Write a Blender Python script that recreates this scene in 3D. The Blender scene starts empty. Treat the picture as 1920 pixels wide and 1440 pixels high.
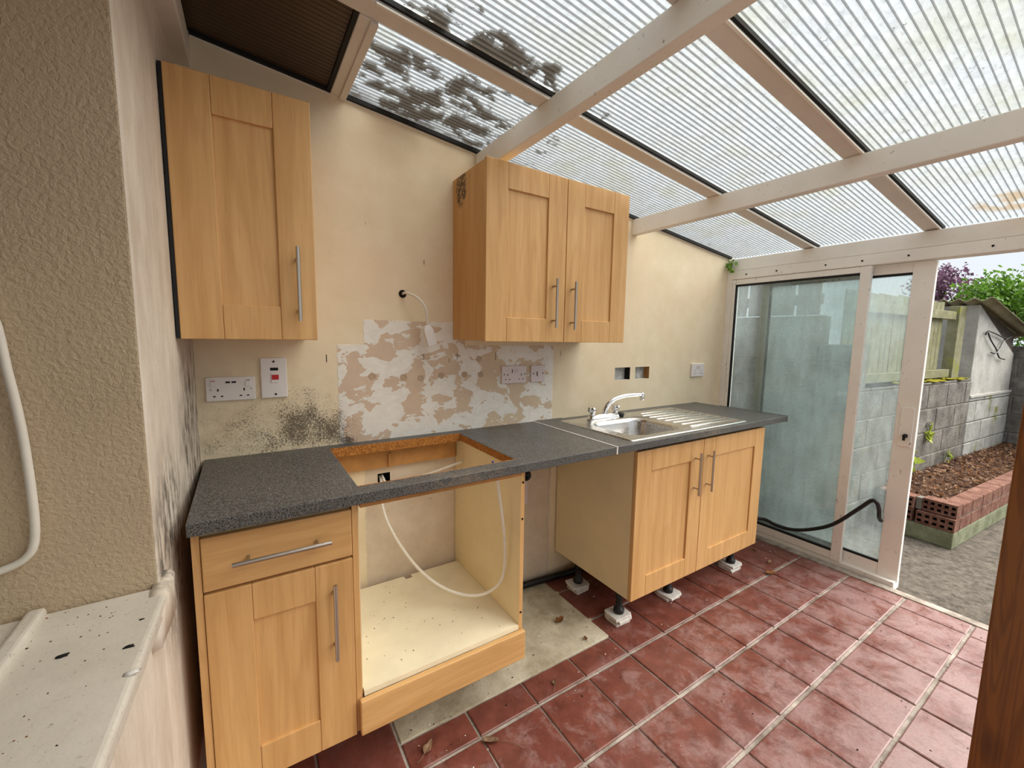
import bpy, bmesh, math, random
from mathutils import Vector, Matrix
random.seed(7)
S = bpy.context.scene
COL = S.collection
# ------------------------------------------------------------------ camera
CAMP = Vector((.2327, -1.793, 1.3692))
YAW, PITCH, ROLL, FPX = .5719, -.1122, .0162, 784.1
fw = Vector((math.sin(YAW)*math.cos(PITCH), math.cos(YAW)*math.cos(PITCH), math.sin(PITCH)))
rt = Vector((math.cos(YAW), -math.sin(YAW), 0)); up = rt.cross(fw)
rt2 = rt*math.cos(ROLL)+up*math.sin(ROLL); up2 = up*math.cos(ROLL)-rt*math.sin(ROLL)
cam = bpy.data.cameras.new('camera'); cam.sensor_fit = 'HORIZONTAL'; cam.sensor_width = 36
cam.lens = FPX/1920*36; cam.clip_start = .02; cam.clip_end = 200
co = bpy.data.objects.new('camera', cam); COL.objects.link(co)
co.matrix_world = Matrix(((rt2.x, up2.x, -fw.x, CAMP.x), (rt2.y, up2.y, -fw.y, CAMP.y), (rt2.z, up2.z, -fw.z, CAMP.z), (0, 0, 0, 1)))
S.camera = co
# ------------------------------------------------------------------ light
W = bpy.data.worlds.new('overcast_sky'); S.world = W; W.use_nodes = True
bg = W.node_tree.nodes['Background']; bg.inputs[0].default_value = (.88, .94, 1.0, 1); bg.inputs[1].default_value = .90
sun = bpy.data.lights.new('hazy_sun', 'SUN'); sun.energy = 8.6; sun.angle = math.radians(70); sun.color = (1, .95, .87)
so = bpy.data.objects.new('hazy_sun', sun); COL.objects.link(so)
so.rotation_euler = Vector((.62, -.45, .95)).to_track_quat('Z', 'Y').to_euler()
S.view_settings.view_transform = 'Standard'; S.view_settings.look = 'None'
S.view_settings.exposure = 0.14; S.view_settings.gamma = 1.0; S.view_settings.use_curve_mapping = False
S.cycles.use_denoising = True
S.cycles.max_bounces = 10; S.cycles.diffuse_bounces = 6; S.cycles.transparent_max_bounces = 24
S.cycles.transmission_bounces = 8; S.cycles.caustics_reflective = False; S.cycles.caustics_refractive = False
S.cycles.sample_clamp_indirect = 6

# ------------------------------------------------------------------ node helpers
def lin(c):
    return tuple((x/255/12.92 if x/255 <= .04045 else ((x/255+.055)/1.055)**2.4) for x in c)+(1,)
class NT:
    def __init__(s, name):
        s.m = bpy.data.materials.new(name); s.m.use_nodes = True; s.t = s.m.node_tree; s.t.nodes.clear()
        s.out = s.t.nodes.new('ShaderNodeOutputMaterial')
    def n(s, typ, **kw):
        nd = s.t.nodes.new(typ)
        for k, v in kw.items(): setattr(nd, k, v)
        return nd
    def put(s, sock, v):
        if v is None: return
        if isinstance(v, bpy.types.NodeSocket): s.t.links.new(v, sock)
        elif isinstance(v, (tuple, list)):
            if len(v) == 3 and sock.type == 'RGBA': v = tuple(v)+(1,)
            sock.default_value = v
        else:
            if sock.type in ('RGBA', 'VECTOR') and isinstance(v, (int, float)): v = (v, v, v, 1) if sock.type == 'RGBA' else (v, v, v)
            sock.default_value = v
    def obj(s): return s.n('ShaderNodeTexCoord').outputs['Object']
    def rnd(s): return s.n('ShaderNodeObjectInfo').outputs['Random']
    def map(s, vec, scale=(1, 1, 1), loc=(0, 0, 0)):
        m = s.n('ShaderNodeMapping'); s.put(m.inputs[0], vec); s.put(m.inputs['Scale'], scale); s.put(m.inputs['Location'], loc); return m.outputs[0]
    def noise(s, vec, scale=5, detail=4, rough=.55, dist=0):
        x = s.n('ShaderNodeTexNoise'); s.put(x.inputs['Vector'], vec); x.inputs['Scale'].default_value = scale
        x.inputs['Detail'].default_value = detail; x.inputs['Roughness'].default_value = rough; x.inputs['Distortion'].default_value = dist
        return x.outputs['Fac']
    def voro(s, vec, scale=5, feature='F1', out='Distance'):
        x = s.n('ShaderNodeTexVoronoi', feature=feature); s.put(x.inputs['Vector'], vec); x.inputs['Scale'].default_value = scale; return x.outputs[out]
    def math(s, op, a, b=None, c=None, clamp=False):
        x = s.n('ShaderNodeMath', operation=op); x.use_clamp = clamp
        s.put(x.inputs[0], a); s.put(x.inputs[1], b); s.put(x.inputs[2], c); return x.outputs[0]
    def mul(s, a, b): return s.math('MULTIPLY', a, b)
    def add(s, a, b): return s.math('ADD', a, b)
    def rng(s, v, a, b, c=0, d=1):
        x = s.n('ShaderNodeMapRange'); x.clamp = True; s.put(x.inputs[0], v)
        for i, q in enumerate((a, b, c, d)): s.put(x.inputs[i+1], q)
        return x.outputs[0]
    def mix(s, f, a, b, mode='MIX'):
        x = s.n('ShaderNodeMix', data_type='RGBA', blend_type=mode); s.put(x.inputs[0], f); s.put(x.inputs[6], a); s.put(x.inputs[7], b); return x.outputs[2]
    def xyz(s, vec):
        x = s.n('ShaderNodeSeparateXYZ'); s.put(x.inputs[0], vec); return x.outputs
    def comb(s, a, b, c):
        x = s.n('ShaderNodeCombineXYZ'); s.put(x.inputs[0], a); s.put(x.inputs[1], b); s.put(x.inputs[2], c); return x.outputs[0]
    def blob(s, X, Z, cx, cz, rx, rz):
        a = s.math('POWER', s.mul(s.math('SUBTRACT', X, cx), 1/rx), 2); b = s.math('POWER', s.mul(s.math('SUBTRACT', Z, cz), 1/rz), 2)
        return s.math('SUBTRACT', 1, s.math('SQRT', s.add(a, b)), clamp=True)
    def bump(s, h, strength=.3, dist=.01):
        x = s.n('ShaderNodeBump'); x.inputs['Strength'].default_value = strength; x.inputs['Distance'].default_value = dist; s.put(x.inputs['Height'], h); return x.outputs[0]
    def princ(s, base, rough=.6, metal=0, nrm=None, spec=.4, **kw):
        p = s.n('ShaderNodeBsdfPrincipled'); s.put(p.inputs['Base Color'], base); s.put(p.inputs['Roughness'], rough); s.put(p.inputs['Metallic'], metal)
        s.put(p.inputs['Specular IOR Level'], spec)
        if nrm is not None: s.put(p.inputs['Normal'], nrm)
        for k, v in kw.items(): s.put(p.inputs[k.replace('_', ' ')], v)
        return p.outputs[0]
    def done(s, sh): s.t.links.new(sh, s.out.inputs[0]); return s.m
    def shmix(s, f, a, b):
        x = s.n('ShaderNodeMixShader'); s.put(x.inputs[0], f); s.t.links.new(a, x.inputs[1]); s.t.links.new(b, x.inputs[2]); return x.outputs[0]

MAT = {}
def simple(name, col, rough=.6, metal=0, var=.12, scale=20, bump=0, spec=.4, bscale=None):
    t = NT(name); v = t.obj(); nz = t.noise(v, scale, 5)
    c = lin(col); d = tuple(x*(1-var*2) for x in c[:3])+(1,)
    base = t.mix(t.rng(nz, .3, .7), d, c)
    nr = t.bump(t.noise(v, bscale or scale*3, 4), bump, .004) if bump else None
    MAT[name] = t.done(t.princ(base, rough, metal, nr, spec)); return MAT[name]

def beech(name, axis):
    t = NT(name); v = t.obj(); r = t.rnd()
    off = t.comb(t.mul(r, 3.1), t.mul(r, 7.3), t.mul(r, 5.7))
    vv = t.n('ShaderNodeVectorMath', operation='ADD'); t.put(vv.inputs[0], v); t.put(vv.inputs[1], off); v2 = vv.outputs[0]
    sc = {'z': (26, 26, 1.6), 'x': (1.6, 26, 26)}[axis]
    sf = {'z': (170, 170, 7), 'x': (7, 170, 170)}[axis]
    sl = {'z': (9, 9, .8), 'x': (.8, 9, 9)}[axis]
    a = t.noise(t.map(v2, sl), 1, 3, .5, .6); b = t.noise(t.map(v2, sc), 1, 4, .6, .3); c = t.noise(t.map(v2, sf), 1, 2, .6)
    ring = t.math('SINE', t.mul(a, 42)); ring = t.rng(ring, .2, 1, 0, 1)
    base = t.mix(t.rng(b, .3, .7), lin((200, 154, 98)), lin((219, 176, 120)))
    base = t.mix(t.mul(ring, .22), base, lin((180, 132, 78)))
    base = t.mix(t.mul(t.rng(c, .55, .75), .28), base, lin((170, 122, 70)))
    kn = t.rng(t.voro(t.map(v2, (7, 7, 5)), 1), 0, .055, 1, 0); kn = t.mul(kn, t.rng(t.noise(v2, 2.3, 2), .5, .6))
    base = t.mix(t.mul(kn, .6), base, lin((96, 62, 36)))
    MAT[name] = t.done(t.princ(base, .42, 0, t.bump(c, .05, .001), .35))
beech('beech_vertical', 'z'); beech('beech_horizontal', 'x')

# --- back wall paint, stripped adhesive patch, mould
t = NT('back_wall_paint'); v = t.obj(); X, Y, Z = t.xyz(v)
wob = t.noise(v, 9, 5, .6); wob2 = t.noise(v, 40, 3)
xw = t.add(X, t.mul(t.math('SUBTRACT', wob2, .5), .018)); zw = t.add(Z, t.mul(t.math('SUBTRACT', wob2, .5), .02))
def rect(x0, x1, z0, z1, e=.002):
    return t.mul(t.mul(t.rng(xw, x0-e, x0+e), t.rng(xw, x1-e, x1+e, 1, 0)), t.mul(t.rng(zw, z0-e, z0+e), t.rng(zw, z1-e, z1+e, 1, 0)))
paint = t.mix(t.rng(wob, .25, .75), lin((229, 212, 180)), lin((240, 226, 199)))
paint = t.mix(t.mul(t.rng(t.noise(v, 1.6, 3), .5, .75), .5), paint, lin((236, 208, 176)))
scuff = t.rng(t.noise(t.map(v, (60, 60, 14)), 1, 2), .73, .78); scuff = t.mul(scuff, t.rng(t.noise(v, 3, 2), .52, .6))
paint = t.mix(t.mul(scuff, .65), paint, lin((110, 96, 78)))
patch = t.math('MAXIMUM', rect(.55, 1.65, .90, 1.327), rect(.655, 1.12, 1.2, 1.43))
ad1 = t.noise(t.map(v, (1, 1, 1.35), (3.3, 0, 1.7)), 8.0, 3.5, .5, .8)
ad2 = t.noise(t.map(v, (1, 1, 1.6), (.3, 2, .7)), 24, 3, .5, .8)
adm = t.rng(t.add(ad1, t.mul(t.math('SUBTRACT', ad2, .5), .28)), .508, .518)
tilegrid = t.math('PINGPONG', t.add(X, .053), .0765)
skim = t.mix(t.rng(ad2, .3, .7), lin((232, 227, 218)), lin((242, 239, 233)))
under = t.mix(t.rng(X, .6, 1.25), lin((218, 194, 174)), lin((216, 197, 168)))
under = t.mix(t.rng(wob, .35, .7), under, lin((208, 184, 162)))
peel = t.mix(adm, skim, under)
col = t.mix(patch, paint, peel)
# bare plasterboard under the worktop
low = rect(.645, 1.642, -.1, .885, .004)
card = t.mix(t.rng(t.noise(v, 7, 6, .65), .35, .7), lin((206, 190, 170)), lin((224, 211, 194)))
card = t.mix(t.rng(t.noise(v, 26, 5, .7), .66, .72), card, lin((80, 64, 48)))
col = t.mix(low, col, card)
# mould
def mblob(cx, cz, rx, rz): return t.blob(X, Z, cx, cz, rx, rz)
mm = t.math('MAXIMUM', t.math('MAXIMUM', mblob(.42, 1.01, .22, .20), mblob(.53, .98, .12, .13)), t.mul(mblob(.30, .98, .32, .24), .6))
mm = t.math('MAXIMUM', mm, t.mul(mblob(.58, .93, .06, .05), 1.2))
mn = t.add(t.mul(t.noise(v, 150, 5, .8), .85), t.mul(t.noise(v, 15, 3), .32))
mf = t.mul(t.rng(t.add(mn, t.mul(mm, .25)), .70, .80), t.rng(mm, .02, .25))
col = t.mix(t.mul(mf, .85), col, lin((52, 42, 36)))
damp = t.mul(t.mul(mblob(.2, .95, .5, .36), .5), t.rng(t.noise(v, 22, 5, .7), .35, .7))
col = t.mix(damp, col, lin((150, 132, 98)))
hb = t.add(t.mul(t.mul(patch, t.math('SUBTRACT', 1, adm)), .8), t.mul(t.noise(v, 34, 5), .35))
MAT['back_wall_paint'] = t.done(t.princ(col, .72, 0, t.bump(hb, .45, .004), .25))

# --- left wall
t = NT('side_wall_paint'); v = t.obj(); X, Y, Z = t.xyz(v)
c = t.mix(t.rng(t.noise(t.map(v, (1, 1, .35)), 14, 6, .65), .35, .7), lin((208, 194, 178)), lin((232, 222, 208)))
mk = t.math('MAXIMUM', t.blob(Y, Z, -.10, .98, .34, .46), t.blob(Y, Z, -.55, .86, .22, .3))
ms = t.mul(t.rng(mk, .05, .5), t.rng(t.noise(t.map(v, (1, 1, .3)), 42, 5, .7), .42, .62))
c = t.mix(t.mul(ms, .85), c, lin((70, 60, 52)))
sp = t.rng(t.noise(v, 160, 2), .72, .76); c = t.mix(t.mul(sp, .4), c, lin((120, 104, 90)))
MAT['side_wall_paint'] = t.done(t.princ(c, .75, 0, t.bump(t.noise(v, 60, 5), .35, .003), .2))
t = NT('textured_reveal_paint'); v = t.obj()
h = t.noise(v, 110, 4, .55, .5)
c = t.mix(t.rng(t.noise(v, 3, 4), .3, .7), lin((188, 168, 140)), lin((198, 178, 148)))
MAT['textured_reveal_paint'] = t.done(t.princ(c, .5, 0, t.bump(h, .7, .006), .4))
t = NT('sill_paint'); v = t.obj()
c = t.mix(t.rng(t.noise(v, 8, 5), .3, .7), lin((196, 188, 176)), lin((212, 205, 194)))
d = t.rng(t.noise(v, 55, 4, .7), .66, .72); c = t.mix(t.mul(d, .75), c, lin((64, 54, 44)))
d2 = t.rng(t.noise(v, 150, 3, .7), .62, .7); c = t.mix(t.mul(d2, .35), c, lin((90, 78, 64)))
MAT['sill_paint'] = t.done(t.princ(c, .6, 0, t.bump(t.noise(v, 80, 4), .25, .003), .3))

# --- worktop, metals, plastics
t = NT('grey_speckled_laminate'); v = t.obj()
a = t.noise(v, 260, 2, .6); b = t.noise(v, 90, 3, .6); d = t.noise(v, 4, 4)
c = t.mix(t.rng(a, .36, .66), lin((26, 26, 27)), lin((118, 117, 115)))
c = t.mix(t.mul(t.rng(b, .5, .7), .3), c, lin((72, 72, 74)))
c = t.mix(t.mul(t.rng(d, .52, .78), .35), c, lin((112, 108, 102)))
X, Y, Z = t.xyz(v)
du = t.mul(t.blob(X, Y, .02, -.42, .22, .24), t.rng(t.noise(v, 34, 5, .7), .42, .6)); c = t.mix(t.mul(du, .8), c, lin((150, 134, 112)))
MAT['grey_speckled_laminate'] = t.done(t.princ(c, t.rng(d, .3, .8, .34, .5), 0, None, .45))
t = NT('chipboard'); v = t.obj()
c = t.mix(t.rng(t.noise(v, 210, 3, .7), .35, .68), lin((120, 70, 28)), lin((206, 144, 78)))
MAT['chipboard'] = t.done(t.princ(c, .85, 0, t.bump(t.noise(v, 200, 3), .4, .003), .15))
simple('cream_melamine', (236, 219, 180), .45, 0, .05, 6)
simple('dusty_melamine', (240, 229, 201), .5, 0, .06, 9)
t = NT('brushed_steel'); v = t.obj()
MAT['brushed_steel'] = t.done(t.princ(lin((205, 203, 200)), t.rng(t.noise(t.map(v, (4, 260, 260)), 1, 2), .3, .7, .2, .34), 1))
t = NT('handle_steel'); MAT['handle_steel'] = t.done(t.princ(lin((178, 172, 164)), .3, 1))
t = NT('chrome'); MAT['chrome'] = t.done(t.princ(lin((225, 225, 226)), .07, 1))
simple('white_plastic', (236, 232, 230), .35, 0, .03, 12)
simple('pinkish_plastic', (226, 214, 214), .4, 0, .04, 12)
simple('red_plastic', (196, 24, 30), .35, 0, .05, 12)
simple('black_plastic', (22, 22, 24), .45, 0, .1, 30)
simple('dark_hole', (24, 20, 18), .9, 0, .2, 30)
simple('back_box_plaster', (222, 222, 218), .8, 0, .25, 30, .3)
simple('white_cable', (232, 226, 214), .45, 0, .05, 30)
simple('blue_plastic', (38, 66, 150), .4, 0, .05, 30)
simple('black_rubber', (18, 18, 19), .42, 0, .1, 20)
simple('white_ceramic', (226, 222, 216), .4, 0, .12, 30)
# roof and frames
t = NT('roof_timber_paint'); v = t.obj()
c = t.mix(t.rng(t.noise(v, 5, 5), .3, .7), lin((230, 226, 218)), lin((242, 239, 233)))
c = t.mix(t.mul(t.rng(t.noise(v, 50, 4, .7), .655, .70), .7), c, lin((92, 80, 66)))
MAT['roof_timber_paint'] = t.done(t.princ(c, .6, 0, t.bump(t.noise(v, 40, 4), .15, .003), .3))
simple('aluminium_bar_paint', (224, 219, 212), .5, 0, .05, 8)
simple('black_gasket', (14, 13, 13), .7, 0, .1, 20)
t = NT('door_frame_paint'); v = t.obj()
c = t.mix(t.rng(t.noise(v, 4, 5), .3, .7), lin((230, 226, 219)), lin((242, 239, 233)))
c = t.mix(t.mul(t.rng(t.noise(t.map(v, (1, 1, .6)), 38, 5, .75), .635, .67), .7), c, lin((104, 90, 76)))
MAT['door_frame_paint'] = t.done(t.princ(c, .5, 0, t.bump(t.noise(v, 60, 4), .1, .002), .35))
def polycarb(name, dirt):
    t = NT(name); v = t.obj(); X, Y, Z = t.xyz(v)
    sky = (.93, .95, .95, 1)
    n1 = t.noise(v, 5, 6, .65); n2 = t.noise(t.map(v, (30, 90, 1)), 1, 4, .7); n3 = t.noise(v, 1.4, 3)
    tr = t.n('ShaderNodeBsdfTransparent'); tl = t.n('ShaderNodeBsdfTranslucent')
    if dirt:
        alg = t.mul(t.rng(n1, .44, .70), t.rng(n3, .38, .60))
        c = t.mix(t.rng(t.noise(v, 34, 6, .75), .38, .66), (.68, .69, .69, 1), (.87, .88, .88, 1)); c = t.mix(t.mul(alg, .6), c, lin((206, 198, 150)))
        c = t.mix(t.mul(t.rng(n2, .54, .7), .35), c, lin((120, 118, 112)))
        # leaves lying at the top of the slope, their shadows painted into the sheet
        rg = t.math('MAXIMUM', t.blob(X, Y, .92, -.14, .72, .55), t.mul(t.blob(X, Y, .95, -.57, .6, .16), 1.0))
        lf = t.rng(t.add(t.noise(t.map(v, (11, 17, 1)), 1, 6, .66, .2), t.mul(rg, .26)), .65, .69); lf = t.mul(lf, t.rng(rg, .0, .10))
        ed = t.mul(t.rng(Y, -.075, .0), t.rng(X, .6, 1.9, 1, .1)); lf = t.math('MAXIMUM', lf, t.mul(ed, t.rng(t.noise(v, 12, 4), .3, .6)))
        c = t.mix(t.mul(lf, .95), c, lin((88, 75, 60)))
        spk = t.mul(t.rng(t.noise(v, 26, 4, .65), .67, .71), t.rng(n3, .38, .48)); c = t.mix(t.mul(spk, .8), c, lin((70, 64, 56)))
        ru = t.blob(X, Y, 3.12, -1.42, .16, .22); ru = t.mul(t.rng(ru, .05, .3), t.rng(t.noise(v, 12, 4), .42, .55)); c = t.mix(t.mul(ru, .75), c, lin((204, 170, 122)))
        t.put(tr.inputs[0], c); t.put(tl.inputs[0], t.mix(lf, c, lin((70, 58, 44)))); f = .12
    else:
        t.put(tr.inputs[0], (.95, .96, .96, 1)); t.put(tl.inputs[0], (.8, .82, .82, 1)); f = .10
    MAT[name] = t.done(t.shmix(f, tr.outputs[0], tl.outputs[0]))
polycarb('polycarbonate_top', True); polycarb('polycarbonate_bottom', False)
t = NT('polycarbonate_rib'); tr = t.n('ShaderNodeBsdfTransparent'); tr.inputs[0].default_value = (.55, .56, .57, 1); tl = t.n('ShaderNodeBsdfTranslucent'); tl.inputs[0].default_value = (.5, .5, .49, 1)
MAT['polycarbonate_rib'] = t.done(t.shmix(.25, tr.outputs[0], tl.outputs[0]))
simple('brown_sheet', (84, 66, 48), .5, 0, .12, 4)
def glass(name, haze, tint):
    t = NT(name); v = t.obj(); X, Y, Z = t.xyz(v)
    tr = t.n('ShaderNodeBsdfTransparent'); tr.inputs[0].default_value = tint
    gl = t.n('ShaderNodeBsdfGlossy'); gl.inputs['Roughness'].default_value = .06; gl.inputs[0].default_value = (.9, .95, .95, 1)
    fr = t.n('ShaderNodeFresnel'); fr.inputs[0].default_value = 1.45
    a = t.shmix(fr.outputs[0], tr.outputs[0], gl.outputs[0])
    n1 = t.noise(v, 3, 5, .6); n2 = t.noise(t.map(v, (1, 30, 4)), 1, 5, .7); n3 = t.noise(v, 90, 3, .7)
    h = t.add(t.mul(t.rng(n1, .32, .68), .55), t.add(t.mul(t.rng(n2, .4, .72), .45), t.mul(t.rng(n3, .64, .70), .8)))
    h = t.add(h, t.mul(t.rng(t.add(Z, t.mul(n1, .6)), 1.55, 2.2), .5))  # reflected brightness painted in as extra haze towards the pane top
    h = t.math('MULTIPLY', t.add(h, .22), haze, clamp=True)
    df = t.n('ShaderNodeBsdfDiffuse'); df.inputs[0].default_value = lin((214, 230, 228)); tl = t.n('ShaderNodeBsdfTranslucent'); tl.inputs[0].default_value = lin((226, 238, 242))  # grime colour, its teal tint also painting in the foggy reflection
    MAT[name] = t.done(t.shmix(h, a, t.shmix(.6, df.outputs[0], tl.outputs[0])))
glass('grime_glare_glass', .31, (.90, .95, .94, 1))
# floor
t = NT('quarry_tile'); v = t.n('ShaderNodeTexCoord').outputs['Object']; geo = t.n('ShaderNodeNewGeometry').outputs['Position']; r = t.rnd()
a = t.noise(geo, 9, 9, .74, .35); b = t.noise(geo, 2.6, 4, .6); f = t.noise(geo, 85, 5, .75)
c = t.mix(t.rng(t.noise(geo, 16, 5, .6), .3, .7), lin((88, 46, 37)), lin((124, 69, 57)))
c = t.mix(t.mul(r, .35), c, lin((106, 60, 55)))
X, Y, Z = t.xyz(geo)
wear = t.add(t.mul(t.rng(X, .9, 2.6), .06), t.mul(t.rng(Y, -.62, -1.2), .08))
bl = t.mul(t.rng(t.add(t.add(t.mul(a, .75), t.mul(b, .3)), wear), .56, .70), t.rng(f, .3, .62, .45, 1)); bl = t.mul(bl, t.rng(Y, -.45, -.75, .25, 1))
c = t.mix(t.mul(bl, .70), c, lin((160, 132, 130)))
rm = t.noise(t.map(geo, (30, 12, 1)), 1, 3, .6)
MAT['quarry_tile'] = t.done(t.princ(c, t.rng(a, .3, .7, .24, .42), 0, t.bump(t.add(rm, t.mul(f, .4)), .22, .004), .5))
t = NT('cement_grout'); v = t.obj()
c = t.mix(t.rng(t.noise(v, 9, 5, .65), .35, .68), lin((112, 102, 92)), lin((188, 178, 168)))
MAT['cement_grout'] = t.done(t.princ(c, .8, 0, t.bump(t.noise(v, 90, 4), .4, .003), .2))
t = NT('bare_concrete'); v = t.obj()
c = t.mix(t.rng(t.noise(v, 5, 6, .65), .35, .7), lin((150, 138, 116)), lin((206, 196, 176)))
c = t.mix(t.mul(t.rng(t.noise(v, 70, 4, .7), .62, .7), .7), c, lin((84, 72, 56)))
MAT['bare_concrete'] = t.done(t.princ(c, .85, 0, t.bump(t.noise(v, 80, 5), .5, .004), .2))
t = NT('stained_pine'); v = t.obj()
a = t.noise(t.map(v, (30, 30, 2)), 1, 4, .55, 1.2); c = t.mix(t.rng(t.math('SINE', t.mul(a, 40)), -.2, 1), lin((128, 76, 30)), lin((108, 62, 24)))
kn = t.rng(t.voro(t.map(v, (9, 9, 4.5)), 1), .0, .2, 1, 0); c = t.mix(t.mul(kn, .8), c, lin((46, 22, 8)))
MAT['stained_pine'] = t.done(t.princ(c, .4, 0, None, .4))
simple('adhesive', (196, 172, 146), .8, 0, .12, 30, .3)
simple('softwood', (206, 150, 88), .7, 0, .18, 12)
# garden
def rough_mat(name, cols, scale, bump=.5, rough=.9, moss=None):
    t = NT(name); v = t.n('ShaderNodeNewGeometry').outputs['Position']; r = t.rnd()
    c = t.mix(t.rng(t.noise(v, scale, 6, .68), .34, .68), lin(cols[0]), lin(cols[1]))
    c = t.mix(t.mul(t.rng(t.noise(v, scale*7, 4, .7), .58, .72), .6), c, lin(cols[2]))
    c = t.mix(t.mul(r, .25), c, lin(cols[0]))
    if moss: c = t.mix(t.rng(t.noise(v, 3.4, 5, .65), .58, .66), c, lin(moss))
    MAT[name] = t.done(t.princ(c, rough, 0, t.bump(t.noise(v, scale*9, 5), bump, .008), .15))
rough_mat('block_concrete', [(88, 85, 80), (142, 138, 132), (60, 57, 52)], 6, .9, .9, (98, 96, 76))
rough_mat('pale_block', [(140, 140, 134), (186, 186, 182), (116, 114, 88)], 5, .6, .9, (130, 130, 84))
rough_mat('mortar', [(104, 100, 94), (136, 132, 124), (70, 66, 60)], 8)
rough_mat('shed_render', [(156, 154, 148), (190, 188, 182), (128, 124, 110)], 6, .5)
rough_mat('yard_concrete', [(74, 69, 62), (124, 116, 107), (50, 45, 39)], 26, .9)
rough_mat('red_brick', [(98, 64, 54), (148, 112, 98), (72, 48, 40)], 16, .6)
rough_mat('mossy_footing', [(104, 108, 84), (146, 150, 126), (72, 82, 50)], 8, .4, .9, (104, 118, 66))
rough_mat('garden_soil', [(66, 46, 38), (98, 72, 58), (44, 32, 26)], 16, .8)
rough_mat('mossy_plank', [(116, 114, 84), (150, 148, 122), (92, 88, 70)], 9, .4, .85, (134, 136, 60))
rough_mat('grey_plank', [(128, 124, 120), (156, 152, 148), (96, 92, 88)], 7, .4)
rough_mat('moss', [(116, 112, 24), (158, 148, 40), (92, 84, 20)], 20, .8)
rough_mat('fibre_cement', [(122, 116, 92), (150, 144, 120), (84, 80, 64)], 9, .4)
def leafmat(name, a, b):
    t = NT(name); v = t.n('ShaderNodeNewGeometry').outputs['Position']
    c = t.mix(t.rng(t.noise(v, 14, 3), .35, .65), lin(a), lin(b))
    d = t.n('ShaderNodeBsdfTranslucent'); t.put(d.inputs[0], c)
    MAT[name] = t.done(t.shmix(.3, t.princ(c, .5, 0, None, .3), d.outputs[0]))
leafmat('purple_leaf', (78, 50, 70), (132, 96, 122)); leafmat('green_leaf', (64, 104, 28), (118, 160, 52)); leafmat('ivy_leaf', (70, 112, 30), (132, 172, 60))
leafmat('brown_leaf', (104, 66, 34), (150, 100, 56)); leafmat('litter_leaf', (104, 78, 58), (176, 142, 112)); leafmat('weed_leaf', (120, 140, 30), (168, 180, 60))
simple('bark', (80, 66, 58), .9, 0, .2, 20)

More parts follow.
